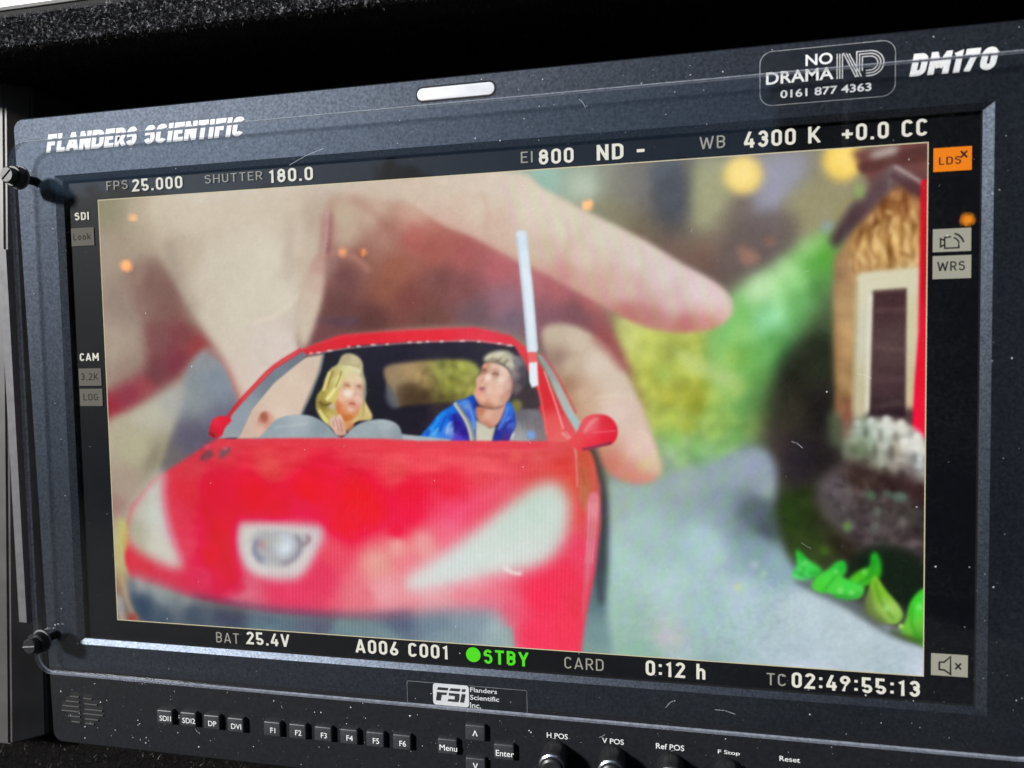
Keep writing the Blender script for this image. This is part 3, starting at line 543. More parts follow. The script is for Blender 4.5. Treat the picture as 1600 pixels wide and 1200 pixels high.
    lay(body,[(345,700,(212,64,76)),(300,730,(208,66,78)),(450,705,(220,66,76)),(560,700,(222,68,80)),(680,710,(228,74,86)),(800,705,(222,82,92)),(860,700,(218,88,92)),(880,730,(214,70,66)),(420,730,(222,84,84)),(620,735,(226,80,86)),(760,730,(226,84,92)),
        (300,770,(212,56,68)),(330,765,(214,24,62)),(400,765,(222,14,52)),(480,765,(228,12,50)),(560,775,(230,0,48)),(640,765,(228,26,60)),(700,765,(230,46,68)),(580,800,(230,0,50)),(430,790,(220,6,58)),(470,795,(224,40,80)),(640,800,(234,30,72)),(700,790,(236,70,104)),(540,820,(230,6,56)),(620,830,(232,24,66)),(350,830,(214,4,56)),(330,870,(216,0,56)),
        (280,800,(214,64,84)),(290,850,(216,66,90)),(320,900,(212,60,92)),(260,910,(208,60,84)),(215,890,(210,60,76)),(350,900,(214,30,70)),(520,860,(228,84,104)),(500,900,(222,66,100)),(560,930,(226,120,132)),(450,930,(224,70,104)),(380,925,(216,110,130)),
        (620,850,(232,170,162)),(590,880,(228,160,150)),(660,850,(232,160,158)),(640,880,(232,130,140)),(700,835,(236,110,132)),(600,920,(232,160,166)),(680,935,(230,158,164)),(740,915,(232,140,152)),(770,940,(230,120,140)),(790,960,(228,96,120)),
        (890,760,(216,84,70)),(905,800,(224,74,74)),(910,860,(232,70,100)),(880,900,(236,60,90)),(850,930,(240,56,90)),(840,990,(240,64,96)),(890,980,(238,66,92)),(910,940,(226,64,84)),(925,800,(214,110,118)),(928,860,(216,100,120)),(915,720,(206,90,84)),(925,760,(196,100,90))],3,False,1,12)
    texture([(345,690),(860,690),(900,740),(640,760),(420,755),(300,740)],21,7,3.5,8,(1,1,1),.5)
    # hood crease and pale reflections
    lay([(318,790),(345,850),(366,905),(376,925)],(206,0,50),5,line=(10,26),alpha=.5)
    for y in (822,846,866,884): lay([(278,y),(320,y+5)],(232,80,104),4,line=6,alpha=.25)
    lay([(690,820),(760,775),(800,757)],(240,120,160),12,line=22,alpha=.5)
    lay([(350,755),(480,745),(700,760),(780,752)],(226,60,70),8,line=14,alpha=.3)
    lay([(560,715),(640,722),(760,716)],(238,112,112),7,line=10,alpha=.3); lay([(640,745),(700,720),(770,718)],(238,120,112),6,line=6,alpha=.35)
    lay([(320,706),(328,702),(334,712),(318,720),(312,716)],(112,74,80),3,alpha=.9); lay([(346,702),(360,698),(356,710),(342,716)],(110,84,90),3,alpha=.9); disc(352,700,4,(190,110,120),2,.7); disc(324,698,4,(230,90,120),2.5,.6)
    disc(806,712,10,(232,110,96),5,.5); disc(838,716,9,(226,120,110),6,.5)
    # grille
    lay([(202,900),(230,905),(300,932),(350,945),(430,955),(560,962),(660,955),(740,950),(778,955),(792,975),(800,1010),(802,1030),(180,990),(195,940)],
        [(215,905,(160,160,160)),(250,920,(150,156,156)),(290,935,(134,142,146)),(225,945,(62,78,96)),(250,970,(76,88,102)),(300,955,(74,84,98)),(360,950,(70,74,92)),(420,965,(92,108,124)),(500,965,(94,98,116)),(420,985,(104,126,132)),(540,985,(116,138,142)),(620,965,(88,98,120)),(600,1000,(122,142,146)),(680,970,(116,132,146)),(740,970,(136,152,162)),(780,985,(158,176,178)),(700,1000,(134,152,158)),(200,980,(150,110,90))],10)
    lay([(300,930),(360,942),(450,955),(560,962),(640,958)],(62,58,86),6,line=7,alpha=.5); lay([(205,905),(212,935),(232,968)],(54,72,98),6,line=10,alpha=.5)
    lay([(190,900),(200,940),(215,975)],(196,176,140),4,line=6,alpha=.7); lay([(186,930),(192,975)],(170,180,180),5,line=10,alpha=.7); disc(208,965,7,(150,50,52),4,.7)
    # headlights
    lay([(258,734),(244,742),(214,778),(198,812),(196,836),(212,858),(245,878),(275,888),(286,882),(274,852),(262,812),(256,770)],
        [(250,750,(196,200,190)),(225,790,(190,190,176)),(245,800,(202,206,198)),(210,830,(172,168,148)),(245,850,(204,202,188)),(270,875,(206,200,188)),(260,830,(204,200,196)),(215,850,(182,178,158))],9)
    lay([(258,740),(256,775),(262,815),(276,856),(286,880)],(222,120,158),3.5,line=4,alpha=.5)
    lay([(186,812),(198,818),(200,850),(190,862)],(190,186,110),4,alpha=.8)
    lay([(858,752),(876,758),(889,780),(890,812),(878,850),(856,876),(815,892),(760,900),(700,916),(650,926),(632,916),(640,898),(690,866),(745,826),(790,790),(830,762)],
        [(860,765,(200,214,204)),(830,790,(196,214,200)),(870,810,(204,216,208)),(800,820,(202,216,206)),(750,850,(208,218,210)),(830,860,(212,218,212)),(700,880,(212,220,216)),(780,885,(214,220,214)),(660,905,(216,218,214)),(850,850,(206,216,208))],10)
    lay([(788,886),(800,894),(815,896)],(236,234,228),2,line=5,alpha=.8); disc(748,868,5,(226,232,232),3,.6)
    lay([(640,925),(720,915),(800,900)],(236,150,168),5,line=6,alpha=.4)
    # front emblem
    lay([(372,826),(384,815),(490,819),(504,826),(505,842),(490,872),(474,896),(452,906),(410,902),(384,888),(371,856)],[(380,830,(206,202,196)),(440,822,(212,206,202)),(500,832,(206,196,198)),(470,885,(214,206,204)),(400,890,(212,206,204)),(440,900,(208,198,196))],7)
    lay([(396,834),(430,828),(466,834),(482,840),(470,862),(450,880),(420,884),(402,874)],(176,176,178),5)
    lay([(402,844),(398,862),(410,878)],(104,112,140),4,line=7,alpha=.75); lay([(462,836),(470,852),(460,872),(440,882)],(112,104,122),4,line=6,alpha=.7); disc(410,850,8,(170,128,130),5,.7); lay([(478,836),(484,842),(474,852)],(134,104,108),3,line=6,alpha=.7)
    disc(444,852,15,(202,210,218),5,.9,18); disc(436,846,7,(186,190,176),4,.6); disc(420,846,8,(180,178,168),4,.6); disc(446,856,7,(222,228,234),3,.8)
    # cabin
    lay([(340,684),(364,642),(396,606),(428,574),(472,546),(530,524),(640,516),(742,512),(800,526),(834,552),(862,606),(905,686),(860,690),(600,684)],[(480,548,(206,52,62)),(560,522,(216,46,60)),(660,520,(220,52,66)),(760,520,(220,66,82)),(820,550,(216,70,80)),(850,640,(210,60,70)),(880,680,(222,90,96))],1.6,False)
    lay([(478,545),(540,525),(640,516),(745,513),(800,526)],(226,70,84),2,line=3,alpha=.5)
    glass=[(352,686),(384,648),(440,592),(478,556),(560,540),(640,535),(740,533),(804,541),(815,560),(834,600),(842,640),(848,684),(700,688),(600,682)]
    lay(glass,[(500,560,(30,36,48)),(600,550,(38,36,50)),(700,550,(44,42,56)),(790,560,(50,48,60)),(640,650,(34,30,42)),(590,620,(34,32,44)),(830,640,(70,68,70)),(830,590,(60,60,64)),(700,640,(56,46,52))],1.4,False)
    lay([(480,556),(540,545),(640,536),(740,533),(803,541)],(198,184,184),1.2,line=2.4,alpha=.55)
    for i,(x,y) in enumerate([(486,552),(498,551),(515,548),(545,542),(560,541),(583,539),(605,538),(640,535),(655,535),(668,534),(690,534),(722,533),(748,534),(780,537),(796,540)]): disc(x,y,3+i%3,(226,212,208),1,.7,1.6)
    lay([(370,686),(386,646),(422,600),(452,574),(478,558),(507,553),(501,580),(486,618),(470,652),(462,686)],[(490,565,(206,186,168)),(460,600,(214,194,176)),(440,650,(222,200,184)),(460,640,(214,192,174)),(415,670,(206,176,160)),(390,670,(206,180,164)),(425,610,(212,192,174))],1.6,False)
    lay([(506,554),(496,590),(478,632),(468,660)],(60,76,84),2,line=4,alpha=.6)
    lay([(340,685),(365,645),(397,609),(429,577),(474,549),(480,556),(428,599),(394,640),(374,684)],[(470,556,(112,120,130)),(430,596,(122,130,140)),(380,655,(146,156,164)),(355,682,(150,156,160))],1.2,False)
    lay([(337,684),(363,641),(395,605),(427,573),(471,545)],(206,40,54),1.4,line=4,alpha=.9)
    # rear window
    lay([(602,574),(640,566),(700,562),(738,566),(752,585),(748,615),(728,626),(640,632),(616,634),(604,600)],
        [(612,578,(150,130,104)),(640,580,(176,150,110)),(660,595,(160,136,96)),(620,600,(150,130,104)),(690,580,(150,152,84)),(720,575,(158,162,84)),(745,585,(150,150,90)),(700,605,(138,140,66)),(735,610,(160,158,84)),(640,614,(86,68,48)),(660,620,(80,62,44)),(690,622,(84,76,44)),(720,622,(120,114,64))],3)
    lay([(606,600),(616,614),(624,634),(610,636),(602,620)],(92,96,108),3,alpha=.8)
    texture([(660,566),(745,568),(748,615),(660,620)],22,4,9,3,(1,1,.6))
    lay([(620,604),(660,602),(668,625),(630,632)],(70,54,42),3.5,alpha=.5)
    Z=lambda L,ox=480,oy=520,s=4.0:[(ox+a/s,oy+b/s) for a,b in L]
    C=lambda L,ox=480,oy=520,s=4.0:[(ox+a/s,oy+b/s,c) for a,b,c in L]
    # woman figurine
    A = lambda L: [(480+a/6.35, 540+b/6.35) for a, b in L]
    AC = lambda L: [(480+a/6.35, 540+b/6.35, c) for a, b, c in L]
    lay(A([(300,185),(345,100),(420,78),(500,108),(548,168),(556,260),(582,360),(588,470),(580,560),(642,680),(632,740),(540,745),(480,760),(400,830),(300,840),(215,800),(150,740),(100,660),(84,580),(100,490),(150,420),(180,320),(232,232)]),
        AC([(380,120,(176,164,132)),(470,130,(196,184,150)),(530,180,(186,174,138)),(250,280,(184,168,110)),(200,400,(190,172,108)),(300,330,(216,206,140)),(230,500,(208,194,112)),(150,470,(160,146,80)),(140,595,(132,114,62)),(110,640,(184,168,98)),(170,720,(202,190,112)),(400,240,(216,208,158)),(480,260,(214,206,166)),(560,300,(160,160,134)),(572,450,(140,140,124)),(590,640,(206,188,128)),(620,710,(202,182,122)),(300,800,(190,166,104)),(420,800,(206,150,104))]), 1.6, True, 1, 5)
    for q0,c0,w0,a0 in (([(330,300),(300,390),(240,480),(190,540)],(240,230,170),5,.8),([(220,260),(190,370),(160,450)],(228,216,148),4,.75),([(340,250),(320,330),(280,420)],(132,116,62),2.8,.7),([(260,250),(225,340),(200,430)],(132,116,62),2.6,.65),([(120,560),(170,590),(240,570)],(100,84,44),3.5,.75),([(120,640),(160,710),(200,760)],(238,224,156),3.5,.75),([(160,620),(190,690),(220,720)],(150,128,66),2.6,.5),([(330,180),(420,190),(520,210)],(158,146,106),2.6,.5),([(400,210),(460,230),(530,260)],(228,220,182),4,.5),([(575,580),(600,650),(625,700)],(226,208,150),3.5,.5),([(555,560),(560,640),(550,710)],(150,134,92),3,.5)): lay(A(q0),c0,1.1,line=w0,alpha=a0)
    lay(A([(362,332),(420,292),(500,292),(550,340),(556,430),(550,540),(536,620),(490,690),(430,742),(370,744),(310,684),(280,600),(300,500),(330,420)]),
        AC([(420,340,(224,202,166)),(500,335,(226,202,172)),(390,405,(202,162,130)),(512,412,(194,148,126)),(400,470,(238,216,200)),(470,440,(232,200,178)),(340,520,(228,180,150)),(440,585,(200,134,112)),(430,622,(232,190,170)),(500,520,(228,188,168)),(530,480,(206,172,156)),(300,585,(206,130,92)),(340,660,(212,138,92)),(420,712,(196,120,66)),(480,680,(208,142,102)),(380,740,(188,106,60))]), 1.5, True, 1, 4)
    lay(A([(370,398),(395,392),(420,402)]),(128,92,72),1.1,line=3,alpha=.6); lay(A([(495,405),(515,402),(532,414)]),(124,90,74),1.1,line=3,alpha=.6); lay(A([(366,378),(398,366),(425,374)]),(170,130,96),1.1,line=2.4,alpha=.5); lay(A([(472,400),(480,470),(468,500)]),(194,144,118),1.1,line=2.6,alpha=.55); lay(A([(415,580),(445,572),(478,586)]),(170,92,80),1,line=2.6,alpha=.7); lay(A([(425,606),(450,602),(468,606)]),(214,160,142),1,line=2,alpha=.5)
    disc(480+402/6.35,540+468/6.35,6,(244,226,212),2.2,.6); lay(A([(300,600),(330,670),(390,725)]),(186,106,62),2,line=6,alpha=.5); disc(480+248/6.35,540+604/6.35,4.5,(196,188,190),1.6,.7)
    lay(A([(420,770),(470,745),(515,715)]),(214,190,130),1.2,line=4,alpha=.8); lay(A([(400,760),(440,800),(400,850)]),(206,140,96),1.8,line=9,alpha=.7)
    lay(A([(235,722),(262,690),(288,716),(318,678),(350,722),(370,790),(388,880),(290,890),(250,824),(226,770)]),AC([(260,730,(214,180,170)),(320,710,(224,190,172)),(345,780,(206,160,142)),(280,800,(222,186,170)),(330,860,(206,160,140)),(290,870,(214,174,156))]),1.2,True,1,4)
    for q0 in ([(282,722),(300,790),(312,850)],[(320,720),(335,790),(345,850)],[(255,750),(270,810)]): lay(A(q0),(168,116,104),.9,line=2,alpha=.6)
    # man figurine
    B = lambda L: [(640+a/5.773, 540+b/5.773) for a, b in L]
    BC = lambda L: [(640+a/5.773, 540+b/5.773, c) for a, b, c in L]
    lay(B([(940,430),(1040,380),(1140,384),(1180,520),(1120,580),(960,560)]),(66,58,62),2.4); lay(B([(930,590),(1100,575),(1180,600),(1225,780),(1220,870),(880,870),(950,720)]),BC([(1000,620,(96,92,100)),(1100,640,(120,118,124)),(1000,760,(150,152,150)),(1150,760,(126,120,122)),(1190,840,(140,120,120)),(980,840,(170,174,172))]),2)
    for x0 in (1010,1050,1130,1165): lay(B([(x0,640),(x0+12,760)]),(100,96,102),1.5,line=3,alpha=.45)
    disc(640+962/5.773,540+540/5.773,9,(132,130,76),2.6,.85); disc(640+1096/5.773,540+806/5.773,7,(120,166,222),2,.85)
    lay(B([(664,124),(700,80),(780,50),(880,48),(945,88),(1010,112),(1052,200),(1052,330),(1004,402),(950,446),(920,340),(895,225),(850,172),(760,158),(690,150)]),
        BC([(720,100,(196,190,164)),(800,80,(208,203,182)),(860,90,(176,171,150)),(900,170,(196,190,170)),(760,140,(140,128,104)),(960,150,(122,120,126)),(1000,220,(80,76,84)),(1012,320,(70,66,72)),(960,380,(112,98,100)),(930,250,(142,128,126))]),2.4,True,1,5)
    for q0,c0,a0 in (([(690,120),(730,90),(780,90)],(210,204,182),.6),([(760,130),(800,80),(860,75)],(214,210,190),.6),([(820,140),(870,100),(920,130)],(196,190,168),.6),([(870,190),(910,150),(935,190)],(206,200,180),.55),([(700,140),(760,120),(790,140)],(110,98,80),.35),([(790,150),(830,110)],(104,94,76),.5),([(850,160),(890,130)],(104,96,80),.5),([(940,150),(980,230),(980,320)],(120,114,120),.4)): lay(B(q0),c0,1.2,line=3.4,alpha=a0)
    lay(B([(660,172),(720,152),(800,166),(870,202),(910,270),(926,340),(920,420),(890,492),(830,552),(740,564),(650,544),(592,484),(580,430),(600,370),(602,300),(640,250)]),
        BC([(690,178,(206,152,128)),(760,190,(224,192,170)),(830,220,(228,198,180)),(668,226,(160,118,104)),(772,256,(184,142,128)),(700,280,(234,206,188)),(650,300,(216,170,148)),(640,350,(228,184,160)),(650,386,(192,142,138)),(610,430,(224,162,140)),(640,470,(232,180,156)),(720,400,(228,190,172)),(820,300,(232,206,190)),(800,400,(228,190,170)),(880,350,(214,174,160)),(760,480,(224,180,160)),(700,545,(188,134,110)),(850,480,(202,154,134)),(900,430,(190,146,136))]),1.5,True,1,4)
    lay(B([(655,222),(672,216),(688,228)]),(112,78,70),1.2,line=3.2,alpha=.6); lay(B([(745,258),(775,250),(800,268)]),(116,82,74),1.2,line=3.6,alpha=.6); lay(B([(740,226),(775,218),(808,238)]),(170,126,106),1.4,line=3,alpha=.5); lay(B([(690,250),(660,310),(625,350),(640,366)]),(190,138,118),1.3,line=2.6,alpha=.5)
    lay(B([(624,388),(650,374),(680,386),(655,404)]),(150,92,96),1.3,alpha=.75); disc(640+700/5.773,540+290/5.773,5,(246,222,206),2,.6); lay(B([(600,480),(660,540),(740,560),(830,548)]),(160,108,90),1.8,line=5,alpha=.5); lay(B([(905,280),(922,350),(912,430)]),(150,112,106),2,line=6,alpha=.45)
    lay(B([(95,815),(180,720),(270,610),(380,540),(420,502),(500,480),(572,448),(602,520),(604,640),(596,870),(540,872),(100,850)]),
        BC([(150,790,(30,100,200)),(230,700,(20,110,212)),(300,620,(20,132,222)),(370,580,(22,112,212)),(320,690,(40,120,220)),(200,800,(76,156,228)),(300,800,(66,126,216)),(360,760,(136,166,222)),(430,700,(50,30,130)),(470,640,(52,42,142)),(480,780,(50,30,130)),(440,830,(90,70,190)),(560,480,(20,70,180)),(590,530,(30,50,150)),(520,540,(116,156,212)),(550,600,(64,114,212)),(580,700,(74,124,212)),(380,650,(30,60,170))]),1.5,True,1,5)
    for q0,c0,w0 in (([(180,770),(240,700),(260,640)],(70,170,236),4),([(270,780),(300,700),(330,630)],(20,70,170),4),([(330,800),(350,720),(380,690)],(170,196,232),4),([(210,810),(260,740)],(120,186,236),3.4),([(420,560),(470,520),(540,500)],(90,150,226),4),([(540,560),(570,650),(580,760)],(140,176,226),3),([(400,620),(420,700),(410,790)],(40,24,110),6),([(150,810),(190,760)],(16,66,150),3)): lay(B(q0),c0,1.3,line=w0,alpha=.6)
    lay(B([(870,520),(900,508),(932,560),(952,640),(956,720),(922,800),(890,866),(736,866),(790,740),(840,620)]),BC([(890,560,(54,114,208)),(850,660,(62,104,204)),(920,660,(62,94,194)),(880,760,(60,60,150)),(900,710,(84,104,194)),(800,800,(42,52,142)),(860,830,(80,52,122))]),1.5,True,1,5)
    for q0,c0,w0 in (([(890,550),(850,660),(800,760)],(110,150,226),3.4),([(930,680),(880,700),(850,760)],(30,40,120),4),([(935,600),(945,690)],(40,60,140),3),([(905,640),(870,680)],(130,150,214),3)): lay(B(q0),c0,1.3,line=w0,alpha=.6)
    lay(B([(600,560),(650,555),(740,572),(830,556),(872,500),(846,600),(796,700),(720,745),(640,700),(604,640)]),BC([(640,580,(188,128,104)),(700,620,(218,174,152)),(760,650,(210,160,140)),(820,590,(206,160,140)),(690,722,(190,130,112))]),1.4,True,1,4)
    lay(B([(598,670),(645,700),(720,746),(774,728),(738,872),(596,872)]),BC([(640,760,(210,206,188)),(700,800,(204,200,182)),(610,700,(186,178,160)),(740,760,(196,190,172))]),1.4,False)
    lay(B([(405,516),(470,610),(520,690),(556,790),(570,870)]),(172,174,160),1.3,line=(6,9)); lay(B([(425,525),(488,612),(540,700),(572,800),(582,870)]),(110,120,130),1.1,line=2.4,alpha=.75); lay(B([(402,520),(466,616),(512,694),(545,790),(556,870)]),(214,214,198),1,line=2,alpha=.7); lay(B([(940,790),(910,850)]),(226,224,216),1.3,line=3,alpha=.8)
    # dashboard humps
    hum=lambda P,cc:lay(P,cc,1.3)
    lay([(600,686),(624,678),(664,682),(705,687),(700,692),(600,690)],(170,178,182),1.3,False)
    lay([(640,689),(720,688.5),(800,689),(856,690),(856,700),(640,700)],(222,74,86),1.4,False)
    hum([(404,690),(412,672),(430,656),(458,648),(486,650),(508,661),(522,676),(528,692)],[(430,660,(150,162,168)),(470,652,(170,180,184)),(460,675,(160,170,174)),(500,668,(140,152,158)),(520,685,(150,160,164))])
    hum([(538,692),(548,672),(566,660),(592,655),(612,658),(624,667),(629,684),(628,694)],[(560,668,(156,168,172)),(600,660,(172,182,186)),(590,680,(150,162,166)),(624,680,(140,150,156))])
    lay([(430,668),(480,662)],(196,202,204),1.5,line=2,alpha=.6)
    lay([(401,684),(401,664),(406,648),(414,642),(424,646),(428,656),(412,676)],[(412,652,(176,112,92)),(422,650,(224,184,166)),(405,672,(220,186,170))],1.3); disc(413,652,6,(160,96,78),2,.8,8)
    lay([(400,687),(500,686),(600,687),(640,689)],(216,90,100),1.6,line=3,alpha=.5)
    lay([(340,687),(430,685),(520,685),(600,686),(650,689),(650,700),(340,698)],[(360,692,(214,66,78)),(480,690,(220,66,78)),(600,692,(224,70,82))],1.5,False)
    # right pillar and side
    lay([(838,552),(852,558),(872,596),(898,648),(908,664),(902,676),(880,640),(858,590)],[(850,570,(150,156,152)),(880,620,(176,180,172)),(898,660,(166,190,190))],1.2,False)
    lay([(846,552),(872,590),(900,646)],(206,80,96),1.2,line=3,alpha=.8)
    lay([(832,556),(850,580),(872,640),(884,684),(900,690),(856,690),(848,640),(838,596)],[(840,570,(214,56,66)),(858,620,(208,52,60)),(862,670,(226,96,96)),(880,685,(226,110,108))],1.2,False)
    lay([(850,580),(866,626),(880,670)],(244,196,192),1,line=2,alpha=.8); lay([(840,600),(848,640),(854,680)],(236,150,146),1.2,line=2.2,alpha=.6)
    lay([(878,676),(892,690),(900,710),(902,760)],(240,190,180),1.4,line=(3,2),alpha=.8); lay([(884,674),(896,690),(904,702)],(236,190,190),1,line=2,alpha=.6)
    lay([(903,706),(922,706),(930,740),(922,780),(912,800),(904,770)],[(910,720,(200,90,70)),(920,740,(196,96,76)),(912,770,(190,112,84))],2); lay([(908,730),(914,758)],(150,96,60),1.6,line=3,alpha=.7); lay([(922,718),(928,750),(922,790)],(226,90,90),1.5,line=3,alpha=.7)
    lay([(918,780),(934,772),(934,810),(924,880),(914,960),(908,960),(916,860)],[(926,790,(220,130,140)),(924,830,(206,106,116)),(918,880,(214,110,130)),(912,940,(222,90,110))],2)
    for x in (921,926,931): lay([(x,785),(x-2,830),(x-6,880)],(236,170,178),1.1,line=1.8,alpha=.6)
    # mirrors
    lay([(886,690),(898,680),(906,664),(914,652),(930,647),(950,650),(963,664),(964,682),(955,694),(935,698),(912,704),(900,702)],[(905,690,(222,90,90)),(920,660,(222,80,90)),(925,665,(232,140,140)),(945,660,(206,40,56)),(940,680,(222,36,60)),(958,685,(200,30,50)),(915,695,(230,50,70)),(950,672,(222,60,74))],1.2)
    lay([(910,702),(935,697),(955,692)],(110,56,84),1.2,line=4,alpha=.8); lay([(912,676),(924,660),(934,654)],(240,180,180),2,line=4,alpha=.6); lay([(926,676),(962,673)],(240,130,140),1,line=1.6,alpha=.7)
    lay([(328,682),(328,668),(334,654),(350,650),(362,656),(352,668),(345,682)],[(332,672,(190,20,50)),(345,656,(222,40,60)),(336,660,(226,60,80))],1.2); lay([(328,676),(336,682)],(90,20,40),1.2,line=4,alpha=.7)
    # white pole
    lay([(806,364),(812,360),(822,362),(832,450),(840,545),(838,551),(824,551),(816,460)],[(815,370,(214,226,236)),(818,420,(226,236,244)),(826,480,(226,236,246)),(832,540,(222,232,240))],1.3,False)
    lay([(808,370),(818,460),(825,548)],(176,190,206),1.2,line=3,alpha=.6); lay([(822,368),(832,460),(838,548)],(190,204,214),1.2,line=2.5,alpha=.6)
    lay([(824,551),(838,551),(840,568),(826,568)],(226,110,110),1.2,False); lay([(826,567),(839,566),(841,602),(831,606),(827,596)],(230,238,244),1.2,False)
    # scan pattern of the panel
    w = gblur(cover(smooth([(420,780),(880,740),(900,960),(800,1010),(420,980)])),40)[...,None]
    IMG = IMG + w*np.sin(_xx*2*math.pi/(6.2*KS)+_yy*.05)[...,None]*4.2
    w2 = gblur(cover(smooth([(960,700),(1200,720),(1220,980),(960,1000)])),40)[...,None]
    IMG = IMG + w2*(np.sin((_xx+_yy*.35)*2*math.pi/(34*KS))*np.sin((_xx*.4-_yy)*2*math.pi/(60*KS)))[...,None]*np.array([1.5,-3.5,6.0])
    IMG = IMG + np.sin(_xx*2*math.pi/(4.1*KS))[...,None]*1.2
    IMG = IMG + noise(1.0,31)*1.3 + noise(5,32)*1.0
    x = np.clip(IMG, 0, 255)/255.0
    x = x+.05*(x-.42)*x*(1-x)*4                        # a little more punch between shade and light
    g = x.mean(-1, keepdims=True); x = g+(x-g)*1.07
    return np.clip(x*255, 2, 255)
VK = 1.0
# ---------------------------------------------------------------- the monitor
YB, YS0, YS1 = -.0025, -.0075, -.0100                 # bezel face, back and front of the clear shield
ZT, ZBOT, XR = .1228, -.1425, .1935
mon = tag(empty('monitor', (0, .02, ZBOT)), 'dark grey production monitor with clear front shield showing a hand over a red toy car', 'monitor')
# housing: front face with a display opening, shallow satin lip, deep back
def front_outline(y, ins=0.0):
    out = rrect(0, (ZT+ZBOT)/2, XR-ins, (ZT-ZBOT)/2-ins, .0045-ins*.5, y, 6)
    return [(x+(.0045*(ZT-z)/(ZT-ZBOT) if x < 0 else 0), yy, z) for x, yy, z in out]   # the left side leans in a little
OX, OZ, IX, IZ = .1742, .0984, .1712, .0962
bm = bmesh.new()
ring = [bm.verts.new(p) for p in front_outline(YB, .0006)]
edge = [bm.verts.new(p) for p in front_outline(YB+.0006)]
back = [bm.verts.new(p) for p in front_outline(.058)]
hole = [bm.verts.new(p) for p in ((OX, YB, OZ), (-OX, YB, OZ), (-OX, YB, -OZ), (OX, YB, -OZ))]
n = len(ring); es = []
for i in range(n):
    j = (i+1) % n; es.append(bm.edges.new((ring[i], ring[j])))
    bm.faces.new((ring[i], ring[j], edge[j], edge[i])); bm.faces.new((edge[i], edge[j], back[j], back[i]))
for i in range(4): es.append(bm.edges.new((hole[i], hole[(i+1) % 4])))
bm.faces.new(back)
bmesh.ops.triangle_fill(bm, use_beauty=True, edges=es, use_dissolve=False)
bmesh.ops.recalc_face_normals(bm, faces=bm.faces[:])
for f in bm.faces:
    c = f.calc_center_median(); f.material_index = 1 if (c.z < -.1085 or c.y > .001) else 0
# split the front at the lower edge of the shield so the control strip can be plain black
g = bmesh.ops.bisect_plane(bm, geom=bm.verts[:]+bm.edges[:]+bm.faces[:], plane_co=(0, 0, -.1095), plane_no=(0, 0, 1))
for f in bm.faces:
    c = f.calc_center_median(); f.material_index = 1 if (c.z < -.1095 or c.y > .001) else 0
me = bpy.data.meshes.new('housing'); bm.to_mesh(me); bm.free()
housing = link('housing', me, [M['paint'], M['strip']], mon)
lip = MB()
o4 = [(OX, YB, OZ), (-OX, YB, OZ), (-OX, YB, -OZ), (OX, YB, -OZ)]
i4 = [(IX, -.0014, IZ), (-IX, -.0014, IZ), (-IX, -.0014, -IZ), (IX, -.0014, -IZ)]
d4 = [(IX, .0008, IZ), (-IX, .0008, IZ), (-IX, .0008, -IZ), (IX, .0008, -IZ)]
lip.loft([o4, i4], 0); lip.loft([i4, d4], 1)
bezel_lip = lip.build('bezel_lip', [M['lip'], M['dark']], mon)
# display panel and what it shows
panel = MB().box(-.1722, .1722, .0003, .006, -.0972, .0972).build('display_panel', M['panel'], mon)
IMGA = paint()
def lin(a): a = a/255.0; return np.where(a <= .04045, a/12.92, ((a+.055)/1.055)**2.4)
L = lin(IMGA)
# what the clear shield adds to the picture by reflection (rows top to bottom), so the screen itself is that much darker
VT = np.array([[.061, .054, .041, .023, .013, .009, .007, .007], [.038, .037, .030, .019, .013, .009, .007, .007], [.026, .023, .019, .014, .011, .009, .007, .008], [.016, .015, .014, .012, .009, .007, .007, .007], [.016, .018, .018, .014, .011, .009, .007, .007], [.023, .021, .018, .016, .012, .011, .010, .009]])
vu, vv = np.linspace(0, 1, GW), np.linspace(0, 1, GH)
t1 = np.array([np.interp(vu, [.03, .15, .27, .43, .58, .75, .9, 1], r) for r in VT])
VEIL = np.array([np.interp(vv, [.03, .17, .33, .57, .8, .98], t1[:, i]) for i in range(GW)]).T[..., None]*np.array([1.0, 1.0, 1.06])*VK
L = np.clip((L-VEIL)/.87, .0015, 2.0)/2**EXPO
gx, gz = np.meshgrid(np.linspace(-PW/2, PW/2, GW), np.linspace(PH/2, -PH/2, GH))
co = np.stack([gx, np.full_like(gx, .00012), gz], -1).reshape(-1, 3).astype(np.float32)
idx = np.arange(GW*GH).reshape(GH, GW)
q = np.stack([idx[1:, :-1], idx[1:, 1:], idx[:-1, 1:], idx[:-1, :-1]], -1).reshape(-1, 4)
me = bpy.data.meshes.new('picture'); me.vertices.add(len(co)); me.vertices.foreach_set('co', co.ravel())
me.loops.add(q.size); me.loops.foreach_set('vertex_index', q.ravel().astype(np.int32))
me.polygons.add(len(q)); me.polygons.foreach_set('loop_start', np.arange(0, q.size, 4, dtype=np.int32))
me.update(calc_edges=True)
ca = me.color_attributes.new('screen', 'FLOAT_COLOR', 'POINT')
ca.data.foreach_set('color', np.concatenate([L.reshape(-1, 3), np.ones((GW*GH, 1))], 1).astype(np.float32).ravel())
pm, t, b = mat('lit_screen_picture'); b.inputs['Base Color'].default_value = (.004, .004, .005, 1); b.inputs['Roughness'].default_value = .45; b.inputs['Specular IOR Level'].default_value = .12
vc = node(t, 'ShaderNodeVertexColor', layer_name='screen'); t.links.new(vc.outputs[0], b.inputs['Emission Color']); b.inputs['Emission Strength'].default_value = 1.0
pic = link('picture', me, pm, panel)
tag(pic, 'lit screen picture of a hand reaching over a red toy car with two figurines')
fl = MB()
w_ = .00032
